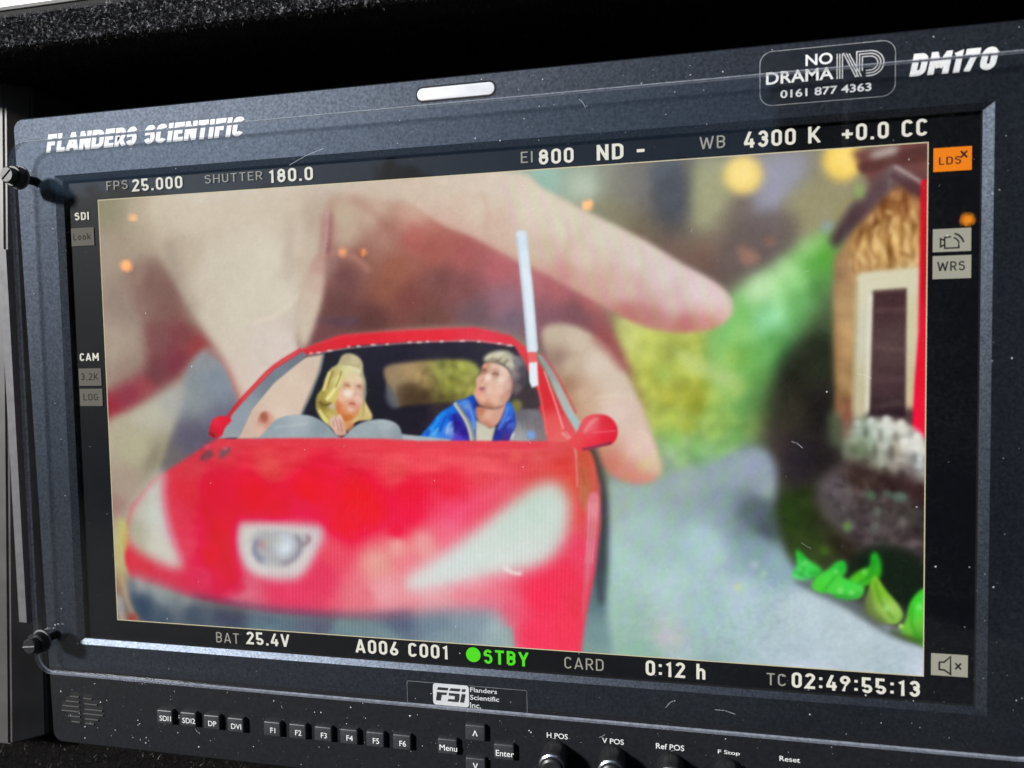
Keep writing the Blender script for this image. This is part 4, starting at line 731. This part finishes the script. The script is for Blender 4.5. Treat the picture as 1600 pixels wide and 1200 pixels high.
for (x0, x1, z0, z1) in ((-PW/2-w_, PW/2+w_, PH/2, PH/2+w_), (-PW/2-w_, PW/2+w_, -PH/2-w_, -PH/2), (-PW/2-w_, -PW/2, -PH/2, PH/2), (PW/2, PW/2+w_, -PH/2, PH/2)):
    fl.add([(x0, .00008, z0), (x1, .00008, z0), (x1, .00008, z1), (x0, .00008, z1)], [(0, 1, 2, 3)])
fl.build('frame_line', M['frame_line'], panel, fix=False)
YT = -.0001
for txt, lb, rt, m, s in (
    ('FPS', (166.5, 297.5), (199, 281), 'read_dim', .055), ('25.000', (205.5, 299.5), (284.5, 274.5), 'read', .082),
    ('SHUTTER', (320, 287), (410, 267), 'read_dim', .055), ('180.0', (420.5, 286), (488.5, 260), 'read', .082),
    ('EI', (814, 255), (832, 236), 'read_dim', .055), ('800', (842, 257.5), (896, 230), 'read', .082),
    ('ND', (932.5, 251), (974, 223.5), 'read', .082), ('WB', (1093, 233.5), (1133, 211), 'read_dim', .055),
    ('4300 K', (1162, 231.5), (1282.5, 197), 'read', .082), ('+0.0 CC', (1315.5, 221), (1449, 185), 'read', .082),
    ('BAT', (338, 1003.5), (373, 990), 'read_dim', .055), ('25.4V', (384, 1006), (452, 991.5), 'read', .082),
    ('A006 C001', (555.5, 1019.5), (699, 1008.5), 'read', .085), ('STBY', (756, 1036.5), (826, 1019.5), 'green', .085),
    ('CARD', (882, 1044), (943, 1030.5), 'read_dim', .055), ('0:12 h', (1009, 1055), (1102, 1038), 'read', .085),
    ('TC', (1198, 1070), (1228, 1053.5), 'read_dim', .055), ('02:49:55:13', (1237, 1074), (1437.5, 1064.5), 'read', .085),
    ('SDI', (117, 344.5), (138.5, 331), 'read', .085), ('CAM', (125, 564), (154, 551.5), 'read', .085)):
    readout('readout', txt, lb, rt, YT, M[m], panel, s, .17 if m != 'read_dim' else .2)
a, c = at(995, 238, YT), at(1007, 232.5, YT)
mesh('readout', [(a[0], YT, a[2]), (c[0], YT, a[2]), (c[0], YT, c[2]), (a[0], YT, c[2])], [(0, 1, 2, 3)], M['read'], panel)
p = at(739.5, 1023, YT); MB().add([(p[0]+.00285*math.cos(k*math.pi/16), YT, p[2]+.00285*math.sin(k*math.pi/16)) for k in range(32)], [tuple(range(32))]).build('status_dot', M['green'], panel, fix=False)
# badges: plate and ink in one flat mesh
def badge(px, bm_, ink, strokes_, label):
    P = [at(x, y, -.00005) for x, y in px]; x0, x1 = (P[0][0]+P[3][0])/2, (P[1][0]+P[2][0])/2; z1, z0 = (P[0][2]+P[1][2])/2, (P[2][2]+P[3][2])/2
    b = MB(); b.add([(x0, -.00005, z0), (x1, -.00005, z0), (x1, -.00005, z1), (x0, -.00005, z1)], [(0, 1, 2, 3)], 0)
    for kind, d in strokes_:
        if kind == 'text': V, Fs = stroke_mesh(d[0], .07, .16); V = fit(V, d[1], d[2], -.0001); b.add(V, Fs, 1)
        else:
            pts, wd = d; n_ = [((at(x, y, 0)[0]), at(x, y, 0)[2]) for x, y in pts]; LL, QQ = ribbon(n_, wd/2)
            V = [];  [V.extend([(l_[0], -.0001, l_[1]), (r_[0], -.0001, r_[1])]) for l_, r_ in zip(LL, QQ)]
            b.add(V, [(2*i+1, 2*i+3, 2*i+2, 2*i) for i in range(len(LL)-1)], 1)
    o = b.build('badge', [M[bm_], M[ink]], panel, fix=False); o['label'] = label
parc = lambda cx, cy, r, a0, a1: [(cx+r*math.cos(R(k)), cy-r*math.sin(R(k))) for k in np.linspace(a0, a1, 10)]
badge([(1458, 232), (1518, 228), (1519, 265), (1459, 269)], 'badge_orange', 'badge_ink', [('text', ('LDS', (1467, 258), (1502, 243.5))), ('line', ([(1501, 236), (1511, 246)], .0006)), ('line', ([(1511, 235.5), (1501, 246.5)], .0006))], 'orange badge reading LDS with a small cross')
badge([(1458, 358.5), (1517.5, 355.5), (1517.5, 391.5), (1457, 394.5)], 'badge', 'badge_ink', [('line', ([(1486, 370), (1476, 371), (1476, 388), (1498, 387), (1498, 381)], .0005)), ('line', ([(1476, 376), (1469.5, 373), (1469.5, 386), (1476, 382)], .0005)), ('line', (parc(1487.5, 382, 11, 78, 10), .0005)), ('line', (parc(1487.5, 383, 18.5, 78, 14), .0006))], 'grey badge with a camera transmitting symbol')
badge([(1457.5, 400.5), (1517.5, 398), (1517.5, 434), (1457, 436.5)], 'badge', 'badge_ink', [('text', ('WRS', (1464, 424), (1508, 407.5)))], 'grey badge reading WRS')
badge([(1455, 1020.5), (1512.5, 1024), (1512, 1058.5), (1454.5, 1054.5)], 'badge', 'badge_ink', [('line', ([(1467.5, 1034), (1475, 1034.5), (1485, 1026), (1485, 1053.5), (1475, 1046.5), (1467.5, 1046), (1467.5, 1034)], .0006)), ('line', ([(1492.5, 1036), (1501.5, 1046)], .0006)), ('line', ([(1501.5, 1036.5), (1492.5, 1045.5)], .0006))], 'grey badge with a muted loudspeaker symbol')
badge([(111, 357), (146.3, 355), (147.2, 382.8), (112, 385.3)], 'badge_dim', 'badge_ink_dim', [('text', ('Look', (115, 375.7), (142, 363.8)))], 'dim grey badge reading Look')
badge([(122.5, 576.3), (157.8, 575), (158.2, 602), (124, 603.5)], 'badge_dim', 'badge_ink_dim', [('text', ('3.2K', (126.5, 594.3), (153.5, 583)))], 'dim grey badge reading 3.2K')
badge([(124.5, 607.8), (159.8, 607), (160.2, 633.8), (125.2, 634.8)], 'badge_dim', 'badge_ink_dim', [('text', ('LOG', (130.5, 625.7), (153, 615)))], 'dim grey badge reading LOG')
# printed names on the bezel: heavy slanted capitals cut by a thin horizontal slit
def slit_print(text, lb, rt, s, width, gap, shear, wid, label, cut=(.60, .72)):
    V, Fs = stroke_mesh(text, s, gap, width, shear, wid); V = fit(V, lb, rt, YB-.00006)
    b0 = bmesh.new(); vs = [b0.verts.new(v) for v in V]
    for f in Fs:
        try: b0.faces.new([vs[i] for i in f])
        except ValueError: pass
    z0, z1 = min(v[2] for v in V), max(v[2] for v in V); V2, F2 = [], []
    for co_, no_ in ((z0+(z1-z0)*cut[0], (0, 0, 1)), (z0+(z1-z0)*cut[1], (0, 0, -1))):
        b = b0.copy(); bmesh.ops.bisect_plane(b, geom=b.verts[:]+b.edges[:]+b.faces[:], plane_co=(0, 0, co_), plane_no=no_, clear_outer=True)
        b.verts.index_update(); n_ = len(V2); V2 += [tuple(v.co) for v in b.verts]; F2 += [tuple(v.index+n_ for v in f.verts) for f in b.faces]; b.free()
    b0.free(); o = mesh('lettering', V2, face_front(V2, F2), M['white'], housing); o['label'] = label
HW = {'I': .26, ' ': .30, 'M': .86, 'N': .60, 'A': .66, '1': .36, 'W': .9, '7': .58, '0': .64, 'D': .64, 'T': .50, 'L': .46, 'F': .50, 'E': .50}
slit_print('FLANDERS SCIENTIFIC', (72, 239), (382, 181.5), .118, 1.0, .05, .17, HW, 'white slanted lettering FLANDERS SCIENTIFIC')
slit_print('DM170', (1420.7, 120), (1560, 72), .13, 1.0, .10, .2, HW, 'white slanted lettering DM170', (.62, .70))
# tally lens
a, c = at(660.5, 148, YB), at(764.5, 138.5, YB)
pad_block('tally_light', (a[0]+c[0])/2, (a[2]+c[2])/2, c[0]-a[0]+.0042, .0046, .0022, YB+.0005, YB-.0004, .0004, M['tally'], mon)
hp = [rrect((a[0]+c[0])/2, (a[2]+c[2])/2, (c[0]-a[0])/2+.0027, .0029, .0027, YB-.00004), rrect((a[0]+c[0])/2, (a[2]+c[2])/2, (c[0]-a[0])/2+.0021, .0023, .0022, YB-.00004)]
MB().loft(hp).build('tally_recess_shade', M['dark'], mon, fix=False)  # flat black ring, drawn as the shade of a recess
# hire company sticker on the bezel, half under the shield
YK = YB-.00012
def sticker(lb, rt, r, label, Yk, wd=.00022):
    a, c = at(*lb, Yk), at(*rt, Yk); cx, cz, hw, hh = (a[0]+c[0])/2, (a[2]+c[2])/2, (c[0]-a[0])/2, (c[2]-a[2])/2
    b = MB().loft([rrect(cx, cz, hw, hh, r, Yk+.0001), rrect(cx, cz, hw, hh, r, Yk)], 1).loft([rrect(cx, cz, hw, hh, r, Yk), rrect(cx, cz, hw-wd, hh-wd, r-wd, Yk)], 1)
    b.add(rrect(cx, cz, hw-wd, hh-wd, r-wd, Yk), [tuple(range(28))], 0)
    o = b.build('sticker', [M['sticker'], M['sticker_edge']], mon, fix=False); o['label'] = label; return o
st = sticker((1187, 167), (1400, 61), .004, 'grey sticker of a hire firm at the top right', YK)
YP = YK-.00006
for txt, lb, rt in (('NO', (1258.7, 103.3), (1301, 81.5)), ('DRAMA', (1197, 132.7), (1302.5, 104)), ('0161 877 4363', (1219.4, 153.7), (1361.6, 128.8))):
    typed('print', txt, lb, rt, YP, M['white'], st, .016)
# triple-line ND monogram
a, c = at(1306.5, 123.5, YP), at(1382, 76, YP); mw, mh = c[0]-a[0], c[2]-a[2]
mono = MB()
def mline(pts, w=.00034, k=[0]):
    k[0] += 1; LL, QQ = ribbon([(a[0]+x*mw, a[2]+z*mh) for x, z in pts], w/2); V = []
    for l_, r_ in zip(LL, QQ): V += [(l_[0], YP-k[0]*2e-6, l_[1]), (r_[0], YP-k[0]*2e-6, r_[1])]
    mono.add(V, [(2*i+1, 2*i+3, 2*i+2, 2*i) for i in range(len(LL)-1)])
for k in range(3): mline([(.02+.055*k, 0), (.02+.055*k, .97)])
for k in range(3): mline([(.15+.06*k, .98-.02*k), (.43+.06*k-.02, .01)])
for k in range(3):
    i = k*.105; mline([(.43+i*.55, .02+i), (.43+i*.55, .98-i), (.70, .98-i)]+[(.70+(.29-i*.6)*math.cos(R(q_)), .5+(.48-i)*math.sin(R(q_))) for q_ in range(80, -90, -10)]+[(.62, .02+i)])
mono.build('print', M['grey_print'], st, fix=False)
# maker's sticker under the display
s2 = sticker((636.5, 1098), (823.4, 1079), .0006, 'clear label strip with the maker logo and name', YK, .00012)
P = quad_px([(676.3, 1067.2), (732.8, 1071.6), (732.8, 1106), (676.8, 1100)], YP); x0, x1, z0, z1 = (P[0][0]+P[3][0])/2, (P[1][0]+P[2][0])/2, (P[2][2]+P[3][2])/2, (P[0][2]+P[1][2])/2
lg = MB(); lg.add(rrect((x0+x1)/2, (z0+z1)/2, (x1-x0)/2, (z1-z0)/2, .0012, YP), [tuple(range(28))], 0)
lw, lh = x1-x0, z1-z0
def ink(pts):
    V = [(x0+u*lw, YP-.00003, z1-v*lh) for u, v in pts]; lg.add(V, face_front(V, [tuple(range(len(V)))]), 1)
# F, S and i of the maker's mark, each cut by the slit
ink([(.15, .17), (.44, .17), (.41, .30), (.11, .30)])
ink([(.10, .40), (.40, .40), (.37, .52), (.25, .52), (.215, .80), (.075, .80), (.11, .46)])
ink([(.50, .17), (.78, .17), (.74, .30), (.45, .30)]); ink([(.82, .17), (.92, .17), (.90, .30), (.79, .30)])
ink([(.45, .40), (.72, .40), (.745, .44), (.73, .70), (.70, .80), (.40, .80), (.43, .68), (.60, .68), (.61, .53), (.46, .53), (.435, .47)])
ink([(.80, .40), (.91, .40), (.865, .80), (.745, .80)])
lg.build('logo', [M['white'], M['logo_ink']], s2, fix=False)
for txt, lb, rt in (('Flanders', (734.6, 1081), (776.4, 1077.5)), ('Scientific', (734.6, 1093), (779.8, 1089.5)), ('Inc.', (734.6, 1105.8), (751.5, 1098.8))):
    typed('print', txt, lb, rt, YP, M['white'], s2, .012)
# control strip: speaker slots, buttons, knobs
slot_px = [(438, 498, 742), (412, 500, 772), (390, 502, 801), (385, 505, 831), (425, 506, 865), (447, 508, 899), (520, 580, 755), (527, 613, 790), (530, 646, 825), (521, 651, 853), (531, 621, 884), (531, 594, 911)]
for x0, x1, y in slot_px:
    a, c = at(x0/4, 900+y/4, YB), at(x1/4, 900+y/4+(x1-x0)*.005, YB); z = (a[2]+c[2])/2
    sl = MB().loft([rrect((a[0]+c[0])/2, z+.0003, (c[0]-a[0])/2, .00105, .001, YB-.00003, 3), rrect((a[0]+c[0])/2, z+.0003, (c[0]-a[0])/2-.0002, .0008, .0008, YB-.00003, 3)], 0)
    sl.add(rrect((a[0]+c[0])/2, z+.0003, (c[0]-a[0])/2-.0002, .0008, .0008, YB-.00003, 3), [tuple(range(16))], 0)  # flat black plate on the strip, slot shade put into its colour
    sl.tube([(a[0]+.0003, YB-.0001, z-.0008), (c[0]-.0003, YB-.0001, z-.0008)], .00042, 6, 1)
    sl.build('speaker_slot', [M['dark'], M['strip']], mon, fix=False)
BY = YB-.0022
bw, bh = .0074, .0061
btn = [('SDI1', 256.8, 1121), ('SDI2', 293.5, 1124.6), ('DP', 330.2, 1129), ('DVI', 367.5, 1133.5), ('F1', 424.8, 1139.5), ('F2', 464.5, 1143.4), ('F3', 504.5, 1147.5), ('F4', 544.8, 1151.6), ('F5', 585.9, 1156), ('F6', 627.6, 1160.2), ('Menu', 698.8, 1167), ('', 742.2, 1145.6), ('Enter', 787.2, 1175.7), ('', 742.8, 1197)]
first = None
for k, (txt, x, y) in enumerate(btn):
    p = at(x, y, BY); w = .0078 if k > 9 else bw
    o = pad_block('button', p[0], p[2], w, bh, .0007, YB+.0002, BY, .0006, M['button'], mon)
    if txt: typed_at('legend', txt, p[0]+.0004, p[2]-.0004, .0021 if k < 10 else .0022, BY-.00003, M['white'], o, .004)
    else:
        sg = 1 if k == 11 else -1; LL, QQ = ribbon([(p[0]-.0008, p[2]-.0011*sg), (p[0], p[2]+.0009*sg), (p[0]+.0008, p[2]-.0011*sg)], .00022); V = []
        for l_, r_ in zip(LL, QQ): V += [(l_[0], BY-.00003, l_[1]), (r_[0], BY-.00003, r_[1])]
        mesh('legend', V, face_front(V, [(2*i+1, 2*i+3, 2*i+2, 2*i) for i in range(2)]), M['white'], o)
for txt, lb, rt in (('H POS', (854.5, 1152.5), (887, 1147.3)), ('V POS', (941, 1160.8), (974.5, 1155.8)), ('Ref POS', (1025, 1169.5), (1069, 1165)), ('F Stop', (1121.8, 1178.8), (1155.8, 1174.5)), ('Reset', (1218, 1188.8), (1250, 1184))):
    typed('lettering', txt, lb, rt, YB-.00005, M['white'], housing, .004)
def knob(x, z):
    k = MB().lathe(x, z, [(.0050, YB+.0002), (.0050, YB-.0085), (.0047, YB-.0092)], 36).build('knob', M['knob'], mon, True)
    MB().lathe(x, z, [(.0047, YB-.0092), (.00475, YB-.0098), (.0042, YB-.0101), (.0039, YB-.0098)], 36).build('ring', M['steel'], k, True)
    MB().lathe(x, z, [(.0039, YB-.0098), (.0037, YB-.0112), (.0030, YB-.0116)], 36).build('cap', M['knob'], k, True)
for x, y in ((866, 1186), (957, 1195), (1048, 1206), (1139, 1216)):
    p = at(x, y, YB-.004); knob(p[0], p[2])
# clear shield and its thumbscrews
a, c = at(9, 250, YS1), at(1600, 1190, YS1)
SX0, SX1, SZ0, SZ1 = -.1893, .1893, -.1092, .1112
cx, cz, hw, hh = (SX0+SX1)/2, (SZ0+SZ1)/2, (SX1-SX0)/2, (SZ1-SZ0)/2
sh = MB(); b_ = .00045
sh.loft([rrect(cx, cz, hw-b_, hh-b_, .0075, YS0, 10), rrect(cx, cz, hw, hh, .008, YS0-b_, 10), rrect(cx, cz, hw, hh, .008, YS1+b_, 10), rrect(cx, cz, hw-b_, hh-b_, .0075, YS1, 10)], 1, True, True, 0)
shield = sh.build('shield', [M['shield'], M['edge']], mon)
shield['label'] = 'clear dusty acrylic front shield reflecting the sky'
for (hx, hy), (bx, by) in (((8, 281), (32, 278)), ((49, 1007), (66, 1001))):
    p = at(bx, by, YS1)
    s_ = MB().lathe(p[0], p[2], [(.0018, YB), (.0018, YS1), (.0046, YS1), (.0046, YS1-.0008), (.0043, YS1-.0009), (.0043, YS1-.0037), (.0039, YS1-.0041), (.0032, YS1-.0041), (.0032, YS1-.0064), (.0028, YS1-.0068)], 32).build('thumbscrew', M['knob'], mon, True)
    rg = MB().lathe(p[0], p[2], [(.0047, YS1-.00005), (.0049, YS1-.0004), (.0047, YS1-.0008), (.0044, YS1-.0009)], 32).build('washer', M['alu'], s_, True)
    dx, dz = (.0026*.75, .0026*.66) if by < 600 else (.0028, .0003)
    MB().tube([(p[0]-dx, YS1-.00685, p[2]-dz), (p[0]+dx, YS1-.00685, p[2]+dz)], .0003, 6).build('slot', M['dark'] if by < 600 else M['alu'], s_)
# dust, lint and scratches lying on the shield and on the strip
rg = np.random.RandomState(5)
db = MB()
def speck(x, y, z, r):
    n_ = rg.randint(4, 7); ph = rg.rand()*6; V = [(x+r*(.6+.5*rg.rand())*math.cos(ph+k*2*math.pi/n_), y, z+r*(.6+.5*rg.rand())*math.sin(ph+k*2*math.pi/n_)) for k in range(n_)]
    db.add(V, [tuple(range(n_))])
def hair(x, y, z, ln, w):
    an = rg.rand()*math.pi; bend = (rg.rand()-.5)*1.2; P = []; px_, pz_ = x, z
    for k in range(5):
        P.append((px_, pz_)); px_ += ln/4*math.cos(an); pz_ += ln/4*math.sin(an); an += bend/4
    LL, QQ = ribbon(P, w/2); V = []
    for l_, r_ in zip(LL, QQ): V += [(l_[0], y, l_[1]), (r_[0], y, r_[1])]
    db.add(V, [(2*i+1, 2*i+3, 2*i+2, 2*i) for i in range(4)])
yd = YS1-.00004
clus = [(-.17, .10, .02), (-.175, .06, .015), (-.16, -.08, .03), (.03, .105, .02), (.10, .105, .03), (.165, .07, .02), (.165, -.06, .03), (.14, -.10, .03), (.02, -.10, .05), (-.02, .09, .05), (.17, -.09, .02)]
for i in range(620):
    if rg.rand() < .5: x, z = rg.uniform(-.187, .187), rg.uniform(-.107, .109)
    else:
        c_ = clus[rg.randint(len(clus))]; x, z = c_[0]+rg.randn()*c_[2], c_[1]+rg.randn()*c_[2]*.6
    if abs(x) < .187 and -.107 < z < .109:
        if abs(x) < .15 and abs(z) < .08 and rg.rand() < .6: continue
        speck(x, yd, z, .00007+.00024*rg.rand()**5)
for i in range(7): hair(rg.uniform(-.18, .18), yd, rg.uniform(-.10, .10), rg.uniform(.001, .004), .00004)
for q0, q1 in (((452, 258), (505, 232)), ((905, 155), (915, 168)), ((1117, 1109), (1149, 1116)), ((1040, 1106), (1052, 1095)), ((1237, 690), (1254, 700)), ((1340, 585), (1362, 591))):
    p, q = at(*q0, yd), at(*q1, yd); LL, QQ = ribbon([(p[0], p[2]), ((p[0]+q[0])/2, (p[2]+q[2])/2+.0005), (q[0], q[2])], .00004); V = []
    for l_, r_ in zip(LL, QQ): V += [(l_[0], yd, l_[1]), (r_[0], yd, r_[1])]
    db.add(V, [(2*i+1, 2*i+3, 2*i+2, 2*i) for i in range(2)])
db.build('dust', M['dust'], shield, fix=False)['kind'] = 'stuff'
db = MB()
for i in range(260): speck(rg.uniform(-.185, .16), YB-.00004, rg.uniform(-.1405, -.1115), .00008+.0003*rg.rand()**4)
for i in range(8): hair(rg.uniform(-.185, .1), YB-.00004, rg.uniform(-.14, -.112), rg.uniform(.001, .004), .00008)
for i in range(60): speck(rg.uniform(-.05, .185), YB-.00004, rg.uniform(.1125, .121), .00008+.0002*rg.rand()**4)
db.build('dust', M['dust'], housing, fix=False)['kind'] = 'stuff'

# ---------------------------------------------------------------- the felt lined case round the monitor
case = tag(empty('equipment_case', (0, .05, -.16)), 'black felt lined equipment case with grey metal side post around the monitor', 'case')
LZ0, LZ1, LY = .1409, .1531, -.0260
lid = MB().box(-.42, .42, LY, .16, LZ0, LZ1, .0025).build('lid', M['felt'], case)
MB().box(-.42, .42, LY+.0005, .02, LZ1+.0028, LZ1+.030, .0008).build('edge_trim', M['trim'], case)
MB().box(-.42, .42, LY+.002, .02, LZ1+.0002, LZ1+.0026).build('trim_gap', M['dark'], case)
MB().box(-.42, .42, .14, .155, -.16, LZ0-.0003).build('back_panel', M['felt'], case)
base = MB().box(-.42, .42, -.075, .16, -.165, -.1492, .002).build('floor_pad', M['floor_felt'], case)
MB().box(.26, .30, -.02, .138, -.149, LZ0-.0003, .001).build('side_post', M['post'], case)
# left post: inner face at the monitor's side, front edge leaning towards the viewer at the foot
zt, zb_ = LZ0-.0003, -.1405
V = [(-.2023, .003, zt), (-.2018, -.012, zb_), (-.1925, -.0022, zb_), (-.1955, .010, zt), (-.26, .003, zt), (-.26, -.012, zb_), (-.26, .10, zb_), (-.26, .10, zt), (-.1955, .10, zb_), (-.1955, .10, zt)]
po = mesh('side_post', V, [(0, 1, 2, 3), (3, 2, 8, 9), (9, 8, 6, 7), (7, 6, 5, 4), (4, 5, 1, 0), (1, 5, 6, 8, 2), (0, 3, 9, 7, 4)], M['post'], case)
bm = bmesh.new(); bm.from_mesh(po.data); bmesh.ops.recalc_face_normals(bm, faces=bm.faces[:]); bmesh.ops.bevel(bm, geom=[e for e in bm.edges], offset=.0009, segments=2, affect='EDGES'); bm.to_mesh(po.data); bm.free()
# aluminium rail fixed to the post beside the shield
YR = -.0068
r0, r1, r2, r3 = at(0, 390, YR), at(11.5, 390, YR), at(30, 972, YR), at(46, 972, YR)
rw = .0046
rl = MB().loft([[(x0, y_, z0), (x0+rw, y_, z0), (x1+rw, y_, z1), (x1, y_, z1)] for y_ in (-.0045,) for x0, z0, x1, z1 in ((r2[0], r2[2], r1[0]-rw, r0[2]),)]+[[(x0, YR, z0), (x0+rw-.0008, YR, z0), (x1+rw-.0008, YR, z1), (x1, YR, z1)] for x0, z0, x1, z1 in ((r2[0], r2[2], r1[0]-rw, r0[2]),)], 0, True, True).build('clamp_rail', M['alu'], case)
def fuzz(name, n, x0, x1, fn, lmin, lmax, w, m, parent, seed, up):
    g = np.random.RandomState(seed); base_ = fn(g, n); d = g.randn(n, 3)*.75+np.array(up); d /= np.linalg.norm(d, axis=1)[:, None]
    ln = g.uniform(lmin, lmax, n)[:, None]; s_ = np.cross(d, g.randn(n, 3)); s_ /= np.linalg.norm(s_, axis=1)[:, None]
    V = np.empty((n, 3, 3), np.float32); V[:, 0] = base_+s_*w/2; V[:, 1] = base_-s_*w/2; V[:, 2] = base_+d*ln
    me = bpy.data.meshes.new(name); me.vertices.add(n*3); me.vertices.foreach_set('co', V.ravel()); me.loops.add(n*3); me.loops.foreach_set('vertex_index', np.arange(n*3, dtype=np.int32))
    me.polygons.add(n); me.polygons.foreach_set('loop_start', np.arange(0, n*3, 3, dtype=np.int32)); me.update(calc_edges=True)
    o = link(name, me, m, parent); o['kind'] = 'stuff'; return o
fuzz('felt_nap', 60000, 0, 0, lambda g, n: np.stack([g.uniform(-.22, .22, n), np.full(n, LY), g.uniform(LZ0+.0004, LZ1-.0002, n)], 1), .0006, .0017, .00016, M['fibre'], lid, 1, (0, -.9, -.2))
fuzz('felt_nap', 26000, 0, 0, lambda g, n: np.stack([g.uniform(-.22, .22, n), g.uniform(LY, .03, n), np.full(n, LZ0)], 1), .0006, .0017, .00014, M['fibre_dark'], lid, 2, (0, -.3, -.9))
fuzz('felt_nap', 26000, 0, 0, lambda g, n: np.stack([g.uniform(-.22, .22, n), g.uniform(-.074, .03, n), np.full(n, -.1492)], 1), .0008, .0024, .00015, M['fibre_dark'], base, 3, (0, -.2, .9))

# ---------------------------------------------------------------- the yard behind the photographer: mirrored lamps, and dark backdrops added for the reflection
GZ = -1.30
gr = mesh('ground', [(-40, -60, GZ), (40, -60, GZ), (40, 20, GZ), (-40, 20, GZ)], [(0, 1, 2, 3)], M['asphalt'])
tag(gr, kind='structure')
def vm(x, y, d):                                      # where something mirrored at a sketch point really stands
    p = at(x, y, d); return Vector((p[0], 2*YS1-d, p[2]))
for k, v in dict(skin=(.42, .25, .18), shirt=(.012, .012, .014), jeans=(.04, .05, .08), hair=(.03, .02, .014), shoe=(.02, .02, .02), cap=(.55, .50, .47), stripe=(.75, .76, .78), jacket=(.05, .052, .06), canvas=(.02, .021, .022), pole=(.30, .30, .31), leaf=(.035, .06, .022), bark=(.08, .06, .045), cord=(.02, .02, .02), brick=(.10, .055, .04)).items():
    M[k] = plain('yard_'+k, v, .7, 0, 30, .3)
M['bulb'] = glow('warm_bulb', (255, 150, 20), 14.0)
# string of warm lamps
lamps = [(197, 415, 9), (535, 394, 5), (567, 394, 4.5), (918, 320, 8), (207, 340, 5), (1512, 343, 8)]
pts = []
LL_ = ['warm bulb mirrored on the left palm, larger of two there', 'warm bulb mirrored above the car roof, left of a close pair', 'warm bulb mirrored above the car roof, right of a close pair', 'warm bulb mirrored over the long index finger', 'small warm bulb mirrored high in the picture corner beside the frame rate readout', 'warm bulb mirrored between the orange badge and the camera badge']
for k_, (x, y, r) in enumerate(lamps):
    c = vm(x, y, 3.1); rr = r/1202*3.3; pts.append(c+Vector((0, 0, rr*2.4)))
    o = MB(); 
    for k in range(8): pass
    b2 = bmesh.new(); bmesh.ops.create_uvsphere(b2, u_segments=12, v_segments=8, radius=rr, matrix=Matrix.Translation(c)); me = bpy.data.meshes.new('string_lamp'); b2.to_mesh(me); b2.free()
    root = tag(empty('string_lamp', tuple(c)), LL_[k_], 'lamp', 'warm bulbs on the lamp cord')
    link('bulb', me, M['bulb'], root, True)
    MB().tube([c+Vector((0, 0, rr*.9)), c+Vector((0, 0, rr*2.4))], rr*.42, 8).build('socket', M['cord'], root)
pts.sort(key=lambda p: p.x)
co_ = MB().tube([pts[0]+Vector((-2.2, 0, .9))]+pts+[pts[-1]+Vector((1.2, 0, .5))], .002, 5).build('lamp_cord', M['cord'])
tag(co_, 'thin black cord the warm bulbs hang from', 'cord')
# unseen black tent, added to darken the right of the reflection
mq = tag(empty('reflection_blocker', (2.2, -4.2, GZ)), 'black open tent added behind the photographer to darken the reflection at the right', 'reflection_blocker')
xa, xb = vm(1330, 300, 4.0).x, vm(1330, 300, 4.0).x+4.2
ya, yb2 = -4.0, -7.2; zr = vm(1330, 40, 4.0).z+.6
MB().box(xa, xb, ya-.03, ya, GZ+.01, zr-.3, 0).build('side_wall', M['canvas'], mq)
MB().box(xa, xb, yb2, yb2+.03, GZ+.01, zr).build('side_wall', M['canvas'], mq)
MB().box(xb, xb+.03, yb2, ya, GZ+.01, zr).build('side_wall', M['canvas'], mq)
MB().add([(xa-.1, ya+.1, zr), (xb+.1, ya+.1, zr), (xb+.1, yb2-.1, zr), (xa-.1, yb2-.1, zr), ((xa+xb)/2, (ya+yb2)/2, zr+.9)], [(0, 1, 4), (1, 2, 4), (2, 3, 4), (3, 0, 4), (3, 2, 1, 0)]).build('roof', M['canvas'], mq)
MB().box(xa-.1, xb+.1, ya+.09, ya+.10, zr-.32, zr).build('valance', M['canvas'], mq)
for x in (xa, xb):
    for y in (ya, yb2): MB().box(x-.025, x+.025, y-.06, y-.035, GZ, zr).build('leg', M['pole'], mq)
# one leafy mass, added far off to hide the low sky from the shield
g = np.random.RandomState(8); n = 80000
hx = g.uniform(-26, 7, n); hh = 4.35-.03*(hx+12)+.22*np.sin(hx*.9)+.2*np.sin(hx*2.3+1)+.15*np.sin(hx*5.1+2)
p = np.stack([hx, -14+g.randn(n)*.5, GZ+hh*g.rand(n)**.8], 1)
d = g.randn(n, 3); d /= np.linalg.norm(d, axis=1)[:, None]; e = np.cross(d, g.randn(n, 3)); e /= np.linalg.norm(e, axis=1)[:, None]; s_ = g.uniform(.10, .24, n)[:, None]
V = np.stack([p-d*s_, p+e*s_*.6, p+d*s_, p-e*s_*.6], 1).reshape(-1, 3).astype(np.float32)
me = bpy.data.meshes.new('sky_blocker'); me.vertices.add(4*n); me.vertices.foreach_set('co', V.ravel()); me.loops.add(4*n); me.loops.foreach_set('vertex_index', np.arange(4*n, dtype=np.int32))
me.polygons.add(n); me.polygons.foreach_set('loop_start', np.arange(0, 4*n, 4, dtype=np.int32)); me.update(calc_edges=True)
tag(link('sky_blocker', me, M['leaf']), 'dark leafy mass added across the far side of the yard to hide the low sky', 'backdrop', None, 'stuff')
